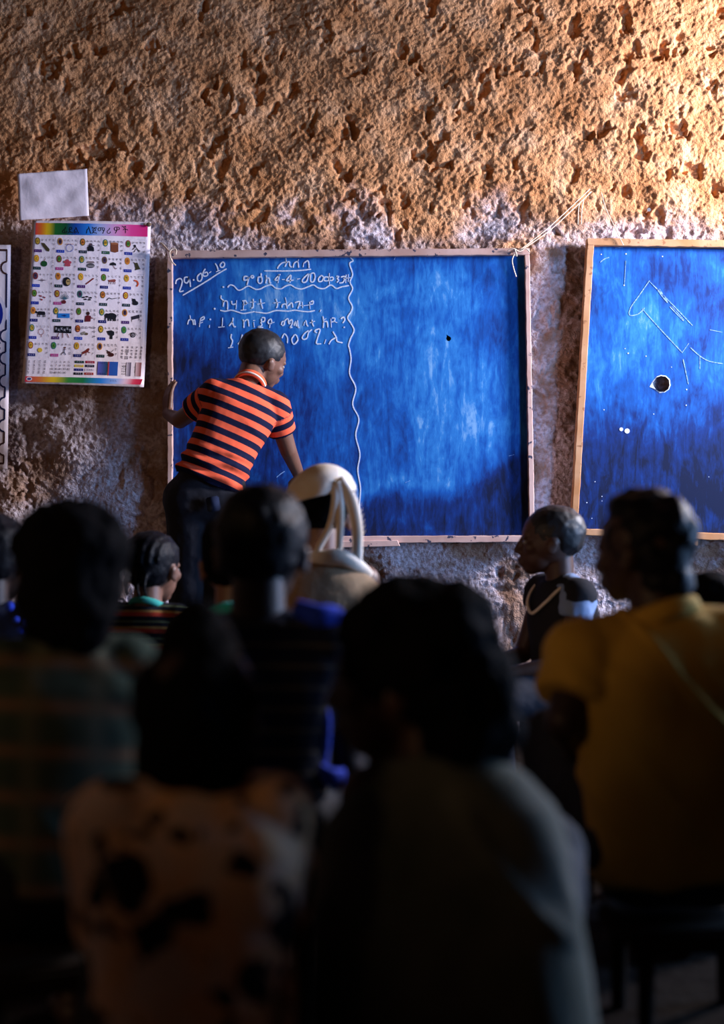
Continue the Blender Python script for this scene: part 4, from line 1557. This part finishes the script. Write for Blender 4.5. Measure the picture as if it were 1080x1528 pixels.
def build_top(J, s, m, root, name='shirt', prof=PROF, sleeve=0.62, slack=0.014, fold=0.006, seed=0, fscale=9, base=None, voxel=0.0065, drape=False,
              forearm=False):
    bm = bmesh.new()
    loft(bm, torso_rings(J, s, prof, base=base))
    for sd in ('' if drape else 'LR'):
        S, E_ = J['sh' + sd], J['el' + sd]
        e = S.lerp(E_, sleeve)
        r0, r1 = (0.042 * s + slack), (0.034 * s + slack * 1.1)
        cone(bm, S, e, r0, r1, 24)
        ball(bm, S, r0)
        cap(bm, J['neck'].lerp(S, 0.25) - Vector((0, 0, 0.01)), S, 0.036 * s + slack * 0.6, r0 * 0.94)
        if forearm:
            ball(bm, E_, 0.030 * s + slack)
            cone(bm, E_, E_.lerp(J['wr' + sd], 0.9), 0.030 * s + slack, 0.021 * s + slack, 24)
    me = remeshed(bm, voxel, 4)
    c = coords(me)
    a = np.array(base if base is not None else J['pelvis'])
    b = np.array(J['neck'])
    ax = (b - a) / np.linalg.norm(b - a)
    st = (c - a) @ ax
    rt = np.array((J['shR'] - J['shL']).normalized())
    lat = (c - (a + b) / 2) @ rt
    for sd, sg in (('L', -1), ('R', 1)):
        S, E_ = np.array(J['sh' + sd]), np.array(J['el' + sd])
        u = (E_ - S) / np.linalg.norm(E_ - S)
        t = (c - S) @ u
        dist = np.linalg.norm(c - S - t[:, None] * u, axis=1)
        on = (not drape) & (t > 0.035 * s) & (dist < (0.044 * s + slack) * 1.18)
        st = np.where(on, 0.0115 - t, st)
    n = normals(me)
    h = fbm(c[:, 0] * fscale + 40, c[:, 1] * fscale + 40, c[:, 2] * fscale * 0.7 + 40, 3, seed)
    # pulled diagonal creases
    cr = 1 - 2 * np.abs(vn(c[:, 0] * 10 + c[:, 2] * 9 + 20, c[:, 1] * 5 + 20, c[:, 2] * 4 + c[:, 0] * 3 + 20, seed + 9))
    h = h + 0.5 * cr * sstep(0.2, 0.9, cr)
    setco(me, c + n * (h * fold)[:, None])
    fattr(me, 'st', st)
    return keep(link(name, me, None, m), root)


def build_bottom(J, s, m, root, name='trousers', upto=0.85, slack=0.014, seed=3, skirt=False):
    bm = bmesh.new()
    cap(bm, J['hipL'], J['hipR'], 0.082 * s + slack * 0.6, 0.082 * s + slack * 0.6)
    rt = (J['hipR'] - J['hipL']).normalized()
    for q in (-0.04, 0.04):
        cap(bm, J['pelvis'] + rt * q * s, J['pelvis'].lerp(J['neck'], 0.10) + rt * q * 0.9 * s, 0.070 * s + slack * 0.5, 0.074 * s + slack * 0.4)
    for sd in 'LR':
        cap(bm, J['hip' + sd], J['kn' + sd], 0.068 * s + slack, 0.050 * s + slack)
        cone(bm, J['kn' + sd], J['kn' + sd].lerp(J['an' + sd], upto), 0.049 * s + slack, 0.038 * s + slack, 22)
    me = remeshed(bm, 0.0075, 4)
    crumple(me, 0.006, 14, seed)
    return keep(link(name, me, None, m), root)


def ring_part(name, J, s, m, root, r0, r1, up=0.0, tube_r=0.010, tilt=0.0, squash=0.9, gap=0):
    """collar ring round the neck"""
    ax = (J['head_o'] - J['neck'])
    ax = (J['neck'] - J['pelvis']).normalized() * 0.6 + ax.normalized() * 0.4
    x, y, z = frame_from(ax, (J['shR'] - J['shL']).cross(ax))
    bm = bmesh.new()
    c = J['neck'] + z * up
    n_ = 40
    rings = []
    for k in range(n_):
        t = 2 * math.pi * k / n_
        rd = (x * math.cos(t) * r0 + y * math.sin(t) * r1)
        q = c + rd + z * tilt * math.sin(t)
        o = rd.normalized()
        rings.append([bm.verts.new(q + o * tube_r * 0.5 * math.cos(a_) + z * tube_r * math.sin(a_)) for a_ in [j * math.pi / 4 for j in range(8)]])
    for k in range(n_):
        for j in range(8):
            bm.faces.new((rings[k][j], rings[(k + 1) % n_][j], rings[(k + 1) % n_][(j + 1) % 8], rings[k][(j + 1) % 8]))
    bmesh.ops.recalc_face_normals(bm, faces=bm.faces)
    return keep(obj(name, bm, None, m), root)


def build_hair(J, root, m, style, seed=0):
    H, o, M = J['H'], J['head_o'], J['head_M']
    bm = bmesh.new()

    def e(x, y, z, rx, ry, rz):
        ball(bm, o + M @ Vector((x * H, y * H, z * H)), (rx * H, ry * H, rz * H), M, 56, 40)
    if style == 'crop':
        e(0, -0.075, 0.635, 0.368, 0.452, 0.385)
        e(0, -0.17, 0.50, 0.325, 0.315, 0.25)
        amp, sc, vox = 0.003, 60, 0.0055
    elif style == 'short':
        e(0, -0.080, 0.645, 0.378, 0.462, 0.395)
        e(0, -0.17, 0.48, 0.335, 0.32, 0.28)
        amp, sc, vox = 0.006, 40, 0.0055
    elif style == 'fluff':
        e(0, -0.09, 0.65, 0.415, 0.48, 0.42)
        e(0, -0.18, 0.36, 0.375, 0.34, 0.38)
        e(0, -0.17, 0.16, 0.33, 0.29, 0.34)
        amp, sc, vox = 0.016, 26, 0.006
    elif style == 'tall':
        e(0, -0.08, 0.58, 0.395, 0.46, 0.40)
        e(0, -0.07, 0.86, 0.27, 0.32, 0.30)
        e(0.03, -0.07, 1.06, 0.15, 0.19, 0.18)
        e(0, -0.15, 0.20, 0.37, 0.32, 0.36)
        amp, sc, vox = 0.012, 28, 0.006
    elif style == 'afro':
        e(0, -0.10, 0.67, 0.47, 0.52, 0.47)
        e(0, -0.30, 0.44, 0.40, 0.40, 0.40)
        e(0, -0.34, 0.16, 0.33, 0.33, 0.34)
        amp, sc, vox = 0.018, 24, 0.007
    elif style == 'tuft':
        e(0, -0.08, 0.65, 0.38, 0.465, 0.40)
        e(0, -0.17, 0.47, 0.345, 0.325, 0.30)
        e(0, 0.16, 0.96, 0.22, 0.20, 0.12)
        e(0.1, -0.05, 1.0, 0.2, 0.2, 0.10)
        e(0, -0.22, 0.20, 0.29, 0.26, 0.30)
        amp, sc, vox = 0.013, 30, 0.006
    elif style == 'braids':
        e(0, -0.075, 0.635, 0.372, 0.456, 0.39)
        e(0, -0.17, 0.47, 0.33, 0.32, 0.30)
        amp, sc, vox = 0.003, 60, 0.0055
        # raised braid rows running from the brow to the nape
        for k in range(-3, 4):
            u = k * 0.30
            pts = []
            for j in range(9):
                t = -0.5 + j * 0.36
                x_ = math.sin(u) * 0.385
                rr = math.cos(u)
                pts.append(o + M @ Vector((x_ * H, (-0.075 + rr * 0.47 * math.cos(math.pi / 2 - 0.6 + t)) * H, (0.60 + rr * 0.41 * math.sin(math.pi / 2 - 0.6 + t)) * H)))
            tube(bm, pts, 0.026 * H, 8)
        for q in (-0.13, 0.05, 0.17):
            base = o + M @ Vector((q * H, -0.44 * H, 0.40 * H))
            tube(bm, [base, base + M @ Vector((0, -0.05 * H, -0.16 * H)), base + M @ Vector((0.02 * H, -0.01 * H, -0.34 * H))], 0.04 * H, 8,
                 lambda t: 1.1 - 0.5 * t)
    me = remeshed(bm, vox, 4)
    c, n = coords(me), normals(me)
    h = fbm(c[:, 0] * sc + 30, c[:, 1] * sc + 30, c[:, 2] * sc + 30, 3, seed)
    setco(me, c + n * (h * amp)[:, None])
    return keep(link('hair', me, None, m), root)


def seated(top, d, s, yaw=0, lean=6, side=0.0, head=(0, 5, 0), hairpad=0.03, arms='lap', shw=0.104, feet=0.29, ankle_in=0.035, hk=0.5, nk=0.046):
    """joints of a child on a low seat whose crown appears at photo point `top`"""
    T = P(top[0], top[1], d) - Vector((0, 0, hairpad))
    Rz = Matrix.Rotation(R(yaw), 3, 'Z')
    fw, rt = Rz @ Vector((0, 1, 0)), Rz @ Vector((1, 0, 0))
    up = Vector((0, 0, 1))
    H = 0.205 * (1 - hk + hk * s)
    M = rot_head(head[0], head[1], head[2])
    ax = (up * math.cos(R(lean)) + fw * math.sin(R(lean)) + rt * side).normalized()
    J = dict(H=H, head_M=M, fwd=fw)
    # from the crown down
    o = T - M @ Vector((0, -0.05 * H, 0.99 * H))
    J['head_o'] = o
    base = o + M @ Vector((0, -0.12 * H, 0.12 * H))
    J['neck'] = base - ax * nk * s
    J['pelvis'] = J['neck'] - ax * 0.325 * s
    J['hipL'] = J['pelvis'] - rt * 0.062 * s - up * 0.01
    J['hipR'] = J['pelvis'] + rt * 0.062 * s - up * 0.01
    sh = J['neck'] - ax * 0.038 * s
    J['shL'] = sh - rt * shw * s
    J['shR'] = sh + rt * shw * s
    for sd, q in (('L', -1), ('R', 1)):
        a = J['hip' + sd] + fw * feet * s + rt * q * ankle_in * s
        a.z = 0.055
        pole = up + rt * q * 0.04
        J['kn' + sd], J['an' + sd] = ik(J['hip' + sd], a, 0.32 * s, 0.31 * s, pole)
        J['an' + sd].z = max(J['an' + sd].z, 0.045)
        w_ = J['kn' + sd] + up * 0.075 * s - fw * 0.06 * s - rt * q * 0.02
        J['el' + sd], J['wr' + sd] = ik(J['sh' + sd], w_, 0.205 * s, 0.185 * s, -up + rt * q * 0.28 - fw * 0.3)
        J['hd' + sd] = fw * 0.8 - up * 0.35 - rt * q * 0.25
        J['hn' + sd] = -up
        J['curl' + sd] = 0.7
    J['seat'] = J['pelvis'].z - 0.088 * s
    return J


def add_seat(J, s, name, label, cat, w_=0.30, dpt=0.24):
    """the low seat under one child"""
    z = J['seat'] - 0.006
    return z


PEOPLE = []


def person(J, s, label, skin, hair, hm, group=None, eyes_on=True, seed=0):
    base = Vector((J['pelvis'].x, J['pelvis'].y, 0))
    root = thing('person', base, label, 'person', group)
    build_body(J, s, skin, root)
    if hair:
        build_hair(J, root, hm, hair, seed)
    if eyes_on:
        eyes(root, J['head_o'], J['head_M'], J['H'])
    PEOPLE.append((label[:30], round(J.get('seat', 0), 3), tuple(round(v, 2) for v in J['pelvis'])))
    return root


# --- the boy writing on the board -------------------------------------------------
def writer():
    s = 1.06
    J = dict(H=0.197, fwd=Vector((0.25, 0.97, 0)).normalized())
    J['pelvis'] = P(308, 738, 5.02)
    J['neck'] = P(372, 576, 5.06)
    J['shL'] = P(322, 588, 5.03)
    J['shR'] = P(409, 606, 5.09)
    J['hipL'] = P(284, 745, 5.02)
    J['hipR'] = P(332, 748, 5.03)
    J['elL'] = P(268, 627, 5.16)
    J['wrL'] = P(250, 618, 5.325)
    J['hdL'] = Vector((-0.02, 0.30, 0.95))
    J['hnL'] = Vector((0.85, 0.55, 0))
    J['thumbL'] = -1
    J['curlL'] = 0.35
    J['elR'] = P(430, 672, 5.17)
    J['wrR'] = P(447, 712, 5.315)
    J['hdR'] = Vector((0.25, 0.75, -0.35))
    J['hnR'] = Vector((0, 0.3, -1))
    J['curlR'] = 0.9
    J['knL'] = P(281, 915, 5.10)
    J['knR'] = P(333, 915, 5.10)
    for sd, x in (('L', 276), ('R', 334)):
        a = P(x, 1090, 5.05)
        J['an' + sd] = Vector((a.x, 5.04, 0.06))
    M = rot_head(-50, 14, 14)
    J['head_M'] = M
    T = P(403, 493, 5.13)
    J['head_o'] = T - M @ Vector((0, -0.05 * J['H'], 1.02 * J['H']))
    root = person(J, s, 'boy in orange and navy striped shirt bending to write on the blackboard', M_SKIN2, 'crop', M_HAIRCROP, seed=1)
    prof = [(-0.06, 0.116, 0.090), (0.02, 0.117, 0.092), (0.2, 0.112, 0.090), (0.42, 0.112, 0.090), (0.62, 0.120, 0.090), (0.78, 0.126, 0.082),
            (0.88, 0.112, 0.066), (0.96, 0.078, 0.055), (1.01, 0.056, 0.050)]
    base = P(312, 716, 5.02)
    sh = build_top(J, s, M_ORANGE, root, prof=prof, sleeve=0.60, slack=0.012, fold=0.005, seed=5, fscale=11, base=base, voxel=0.005)
    # bunched folds above the hem
    c, n = coords(sh.data), normals(sh.data)
    a, b = np.array(base), np.array(J['neck'])
    ax = (b - a) / np.linalg.norm(b - a)
    t = (c - a) @ ax
    wv = np.sin((t + 0.02 * vn(c[:, 0] * 9, c[:, 1] * 9, c[:, 2] * 9, 4)) * 2 * math.pi / 0.045)
    k = sstep(0.16, 0.0, t)
    setco(sh.data, c + n * (wv * 0.007 * k)[:, None])
    ring_part('collar', J, s, M_COLLAR_ORANGE, root, 0.053, 0.053, 0.006, 0.014, 0.012)
    ring_part('collar_trim', J, s, M_PALE_TRIM, root, 0.0590, 0.059, 0.001, 0.0035, 0.012)
    tr = build_bottom(J, s, M_TROUSER, root, upto=0.95, slack=0.016)
    bm = bmesh.new()
    q = P(318, 752, 4.905)
    box(bm, q, (0.045, 0.012, 0.05), Matrix.Rotation(R(-10), 3, 'Y'))
    bmesh.ops.bevel(bm, geom=bm.edges[:], offset=0.004, segments=2, affect='EDGES')
    pk = obj('back_pocket', bm, None, M_NAVY)
    keep(pk, root)
    return J


JW = writer()

# --- seated children ---------------------------------------------------------------
SEATS = []


def tuck(J):
    """elbows held against the sides, hands on the thighs"""
    rt = (J['shR'] - J['shL']).normalized()
    k = (J['shR'] - J['shL']).length / 0.2
    for sd, q in (('L', -1), ('R', 1)):
        J['el' + sd] = J['sh' + sd] + Vector((0, 0, -0.195 * k)) + J['fwd'] * 0.03 - rt * q * 0.006
        J['wr' + sd] = J['el' + sd] + J['fwd'] * 0.155 * k - rt * q * 0.055 + Vector((0, 0, 0.015))
        J['hd' + sd] = J['fwd'] * 0.9 - rt * q * 0.4


def child(label, top, d, s, skin=M_SKIN, hair='short', hm=M_HAIR, topm=M_BLACKC, botm=M_TROUSER, shirt='shirt', sleeve=0.62, eyes_on=True, seed=0,
          prof=PROF, slack=0.014, fold=0.006, fscale=9, forearm=False, botname='trousers', tweak=None, drape=False, **kw):
    J = seated(top, d, s, **kw)
    if tweak:
        tweak(J)
    root = person(J, s, label, skin, hair, hm, eyes_on=eyes_on, seed=seed)
    if topm:
        build_top(J, s, topm, root, shirt, prof, sleeve, slack, fold, seed, fscale, forearm=forearm, drape=drape)
    if botm:
        build_bottom(J, s, botm, root, botname)
    SEATS.append((J, s))
    return J, root


# small child in profile, right of centre
J7, r7 = child('small child in dark vest with pale neck trim, head in profile facing left', (826, 754), 4.1, 0.92, M_SKIN3, 'crop', M_HAIRCROP,
               M_BLACKC, M_TROUSER, 'vest', 0.28, True, 3, yaw=112, head=(84, 0, 0), hairpad=0.004, lean=4, shw=0.112, side=0.03)
# neckline trim
f_, r_t, u_ = J7['fwd'], (J7['shR'] - J7['shL']).normalized(), Vector((0, 0, 1))
bm = bmesh.new()
tube(bm, [J7['neck'] + f_ * a_ + r_t * b_ + u_ * c_ for a_, b_, c_ in [
    (-0.02, -0.085, 0.004), (0.035, -0.075, -0.012), (0.074, -0.05, -0.055), (0.090, 0.0, -0.088), (0.076, 0.05, -0.055), (0.035, 0.075, -0.012),
    (-0.02, 0.085, 0.004)]], 0.0048, 8)
tag(keep(obj('neck_trim', bm, None, M_PALE_TRIM), r7), 'pale binding along the neckline')
bm = bmesh.new()  # lit shoulder of the vest, modelled as a separate pale blue piece
S_, E_ = J7['shL'], J7['elL']
ball(bm, S_ + Vector((-0.006, 0, -0.004)), 0.049)
cone(bm, S_, S_.lerp(E_, 0.36), 0.048, 0.047, 24)
cap(bm, J7['neck'].lerp(S_, 0.5), S_, 0.042, 0.047)
me = remeshed(bm, 0.005, 4)
crumple(me, 0.007, 22, 4)
tag(keep(link('lit_shoulder', me, None, M_SHOULDER_LIT), r7), 'blue-lit shoulder of the vest, light put into its colour')

# child with braids, left
J3, r3 = child('small child with braided hair and red and green striped shirt, back turned', (228, 792), 4.0, 0.90, M_SKIN2, 'braids', M_HAIRGLOSS,
               M_RAINBOW, M_NAVY, sleeve=0.75, eyes_on=True, seed=6, yaw=-12, head=(-24, 4, 0), hairpad=0.006, fold=0.004)
ring_part('collar', J3, 0.9, M_GREENRIB, r3, 0.050, 0.050, 0.006, 0.010)

# girl in the white headscarf
J1, r1 = child('girl wearing a white fringed headscarf and brown shawl before the blackboard', (476, 696), 3.7, 1.08, M_SKIN2, 'crop', M_HAIR,
               M_SHAWLB, M_NAVY, 'shawl', 0.95, True, 8, yaw=4, head=(6, 6, 0), hairpad=0.018, slack=0.026, botname='skirt', drape=True,
               prof=[(-0.1, 0.19, 0.15), (0.2, 0.185, 0.145), (0.5, 0.176, 0.135), (0.75, 0.160, 0.118), (0.88, 0.132, 0.100), (0.97, 0.096, 0.080), (1.04, 0.062, 0.060)])


def headscarf(J, root):
    H, o, M = J['H'], J['head_o'], J['head_M']
    bm = bmesh.new()
    rings = []
    nu = 40
    # cap following the skull, lower on the left than at the back right
    for j in range(14):
        ph = math.pi / 2 * (1 - j / 13 * 0.94)
        ring = []
        for k in range(nu):
            t = 2 * math.pi * k / nu
            drop = 0.10 * math.cos(t - math.pi) * (j / 13) + 0.20 * max(0, math.sin(t)) * (j / 13)
            rz = 0.455 * math.sin(ph) - drop
            rr = math.cos(ph) if j > 0 else 0.02
            wob = 1 + 0.05 * mnoise.noise(Vector((math.cos(t) * 2.2, math.sin(t) * 2.2, j * 0.35))) * j / 13 + 0.020 * math.sin(7 * t + 1.3 * j + 2 * math.sin(t)) * j / 13
            ring.append(o + M @ Vector((rr * 0.43 * H * math.cos(t) * wob, (-0.06 + rr * 0.52 * math.sin(t) * wob) * H, (0.62 + rz) * H)))
        rings.append(ring)
    vs_ = [[bm.verts.new(p) for p in r] for r in rings]
    for i in range(len(vs_) - 1):
        for k in range(nu):
            bm.faces.new((vs_[i][k], vs_[i][(k + 1) % nu], vs_[i + 1][(k + 1) % nu], vs_[i + 1][k]))
    bm.faces.new(vs_[0])
    bmesh.ops.recalc_face_normals(bm, faces=bm.faces)
    ob = obj('headscarf', bm, None, M_SCARF)
    md = ob.modifiers.new('t', 'SOLIDIFY')
    md.thickness = 0.005
    md.offset = 1
    keep(ob, root)
    # twisted fringe ends hanging behind
    D = 3.575
    for pts, r_ in [([(500, 722, 3.60), (500, 750, 3.575), (492, 785, 3.575), (478, 812, 3.575), (470, 830, 3.58)], 0.0085),
                    ([(503, 720, 3.60), (507, 755, 3.575), (507, 790, 3.575), (505, 835, 3.58)], 0.0095),
                    ([(505, 716, 3.61), (523, 745, 3.585), (532, 785, 3.58), (533, 820, 3.58), (532, 850, 3.585)], 0.0135)]:
        bm = bmesh.new()
        tube(bm, [P(*p) for p in pts], r_, 10, lambda t: 1.25 - 0.35 * t, 0.55)
        st = obj('scarf_end', bm, None, M_SCARF)
        st.parent = ob
        st.matrix_parent_inverse = Matrix.Translation(Vector((0, 0, 0)))
    bm = bmesh.new()
    for k in range(9):
        y = 738 + k * 8
        x = 517 + 15 * math.sin(min(1, (y - 735) / 70) * math.pi / 2)
        tube(bm, [P(x + 4, y, 3.585), P(x + 10, y - 6, 3.585), P(x + 13, y - 12, 3.588)], 0.0014, 5, lambda t: 1.2 - 0.8 * t)
    fr = obj('fringe', bm, None, M_SCARF)
    fr.parent = ob
    # rolled edge of the cloth over the shoulders
    bm = bmesh.new()
    tube(bm, [P(455, 832, 3.60), P(480, 832, 3.575), P(505, 832, 3.57), P(530, 842, 3.58), P(552, 858, 3.62)], 0.016, 10, lambda t: 0.7 + 0.6 * math.sin(t * math.pi), 0.6)
    keep(obj('shawl_fold', bm, None, M_SCARF), root)


headscarf(J1, r1)

# far child at the left edge
J10, r10 = child('child at the left edge of the group with blue beads, half out of frame', (-8, 752), 3.4, 1.0, M_SKIN, 'short', M_HAIRGLOSS, M_NAVY, M_TROUSER,
                 seed=9, yaw=-6, head=(-10, 4, 0))
for k, (x, y) in enumerate([(14, 905), (38, 930), (30, 940), (44, 936), (24, 925)]):
    bm = bmesh.new()
    ball(bm, P(x, y, 3.26), 0.010 if k in (0, 1) else 0.007, u=12, v=8)
    keep(obj('bead', bm, None, M_BLUE), r10)

# child half hidden behind the striped boy, teal collar
J11, r11 = child('child with teal collar mostly hidden behind the boy in navy stripes', (352, 752), 3.15, 0.98, M_SKIN2, 'short', M_HAIR, M_BLACKC, M_TROUSER,
                 seed=10, yaw=8, head=(0, 4, 0))
ring_part('collar', J11, 0.98, M_TEAL, r11, 0.066, 0.066, -0.004, 0.018)

# dark child at the right edge
J9, r9 = child('child in dark clothes at the right edge behind the mustard shirt', (1056, 838), 3.0, 0.95, M_SKIN, 'short', M_HAIR, M_BLACKC, M_TROUSER,
               seed=12, yaw=6, head=(10, 4, 0))

# boy in navy stripes
J2, r2 = child('boy in navy striped shirt with bright blue scarf, seen from behind', (390, 720), 2.45, 1.03, M_SKIN, 'short', M_HAIRGLOSS, M_NAVYSTRIPE, M_TROUSER,
               seed=14, yaw=-6, head=(-6, 4, 0), hairpad=0.012, sleeve=0.7)
bm = bmesh.new()  # blue rim light on sleeve and arm, modelled as coloured strips
tube(bm, [P(440, 905, 2.37), P(470, 918, 2.36), P(497, 925, 2.38), P(508, 945, 2.40), P(500, 975, 2.37), P(486, 1003, 2.36)], 0.020, 10, lambda t: 0.6 + 0.6 * math.sin(t * 3.1), 0.6)
tube(bm, [P(486, 1000, 2.36), P(474, 1030, 2.35), P(485, 1070, 2.345), P(483, 1110, 2.345), P(478, 1140, 2.35)], 0.010, 8, lambda t: 0.7 + 0.4 * t, 0.6)
tube(bm, [P(458, 1118, 2.35), P(468, 1142, 2.34), P(490, 1158, 2.34), P(506, 1162, 2.36)], 0.014, 8, lambda t: 0.5 + 0.9 * t, 0.6)
tag(keep(obj('rim_light_strips', bm, None, M_BLUE), r2), 'blue rim light on sleeve and arm, modelled as strips')

# boy in the mustard shirt


def tw8(J):
    J['shL'] = J['shL'] + Vector((0.0, 0, -0.022))
    J['shR'] = J['shR'] + Vector((0.0, 0, -0.008))
    J['elL'] = P(842, 1075, 2.36)
    J['wrL'] = P(860, 1118, 2.52)
    J['hdL'] = Vector((0.3, 0.9, -0.3))


J8, r8 = child('boy in mustard yellow shirt with tufted hair, head turned left', (960, 730), 2.45, 1.14, M_SKIN, 'tuft', M_HAIRGLOSS, M_YELLOW, M_TROUSER,
               seed=16, yaw=8, head=(52, 4, 0), hairpad=0.016, sleeve=0.66, shw=0.118, slack=0.022, fold=0.013, fscale=7, lean=3, side=-0.10, hk=-0.9, nk=0.046, tweak=tw8,
               prof=[(-0.12, 0.142, 0.112), (0.2, 0.140, 0.110), (0.45, 0.142, 0.106), (0.65, 0.146, 0.100), (0.80, 0.148, 0.088), (0.90, 0.134, 0.070), (0.97, 0.092, 0.060), (1.02, 0.062, 0.054)])
ring_part('collar', J8, 1.14, M_YELLOW, r8, 0.066, 0.064, 0.004, 0.018, 0.006)

# child in green plaid, large at left
J4, r4 = child('child in dark green plaid shirt with fluffy hair at far left foreground', (108, 726), 2.12, 0.96, M_SKIN, 'fluff', M_HAIR, M_PLAID, M_TROUSER,
               seed=18, yaw=24, nk=0.036, shw=0.094, head=(4, 6, 0), hairpad=0.030, sleeve=0.7, side=0.10, tweak=tuck, slack=0.018)

# child in the floral shirt, front centre left
J5, r5 = child('child in dark-flowered tan shirt, nearest the camera, seen from behind', (296, 884), 1.68, 0.93, M_SKIN, 'tall', M_HAIR, M_FLOWER, M_TROUSER,
               seed=20, yaw=12, head=(-4, 8, 0), hairpad=0.050, nk=0.020, feet=0.23, ankle_in=-0.01, hk=1.4, shw=0.094, tweak=tuck, sleeve=0.75, lean=10, slack=0.018, fold=0.008)

# shawled child in profile, front centre right
J6, r6 = child('child with big hair in olive shawl, front centre, face turned left', (608, 848), 1.82, 1.02, M_SKIN3, 'afro', M_HAIR, M_OLIVE, M_TROUSER, 'shawl',
               0.97, True, 22, yaw=-5, nk=0.034, head=(76, 4, 0), hairpad=0.036, lean=8, side=-0.10, shw=0.082, tweak=tuck, slack=0.026, fold=0.012, fscale=6, drape=True, botname='skirt', feet=0.22, ankle_in=0.03, hk=0.0,
               prof=[(-0.1, 0.168, 0.145), (0.2, 0.166, 0.142), (0.45, 0.162, 0.134), (0.65, 0.155, 0.122), (0.80, 0.142, 0.104), (0.92, 0.112, 0.084), (1.0, 0.074, 0.064), (1.05, 0.058, 0.056)])

# ------------------------------------------------------------------ seats under the children
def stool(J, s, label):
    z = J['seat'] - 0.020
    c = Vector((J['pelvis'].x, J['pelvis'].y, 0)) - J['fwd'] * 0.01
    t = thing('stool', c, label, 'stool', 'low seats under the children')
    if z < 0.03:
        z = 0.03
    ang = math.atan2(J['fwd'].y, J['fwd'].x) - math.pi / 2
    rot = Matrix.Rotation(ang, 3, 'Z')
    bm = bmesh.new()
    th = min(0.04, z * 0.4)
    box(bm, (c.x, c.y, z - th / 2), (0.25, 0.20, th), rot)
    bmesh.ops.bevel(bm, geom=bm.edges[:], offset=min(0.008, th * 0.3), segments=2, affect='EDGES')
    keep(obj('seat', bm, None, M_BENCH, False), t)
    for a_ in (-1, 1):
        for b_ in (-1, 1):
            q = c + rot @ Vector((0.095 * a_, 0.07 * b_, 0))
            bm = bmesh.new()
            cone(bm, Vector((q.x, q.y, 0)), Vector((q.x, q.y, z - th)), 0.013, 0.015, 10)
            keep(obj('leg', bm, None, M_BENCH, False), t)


for J, s in SEATS:
    stool(J, s, 'low dark wooden stool in shadow under a seated child')
for p in PEOPLE:
    print('PERSON', p)
bpy.data.scenes.remove(WORK)
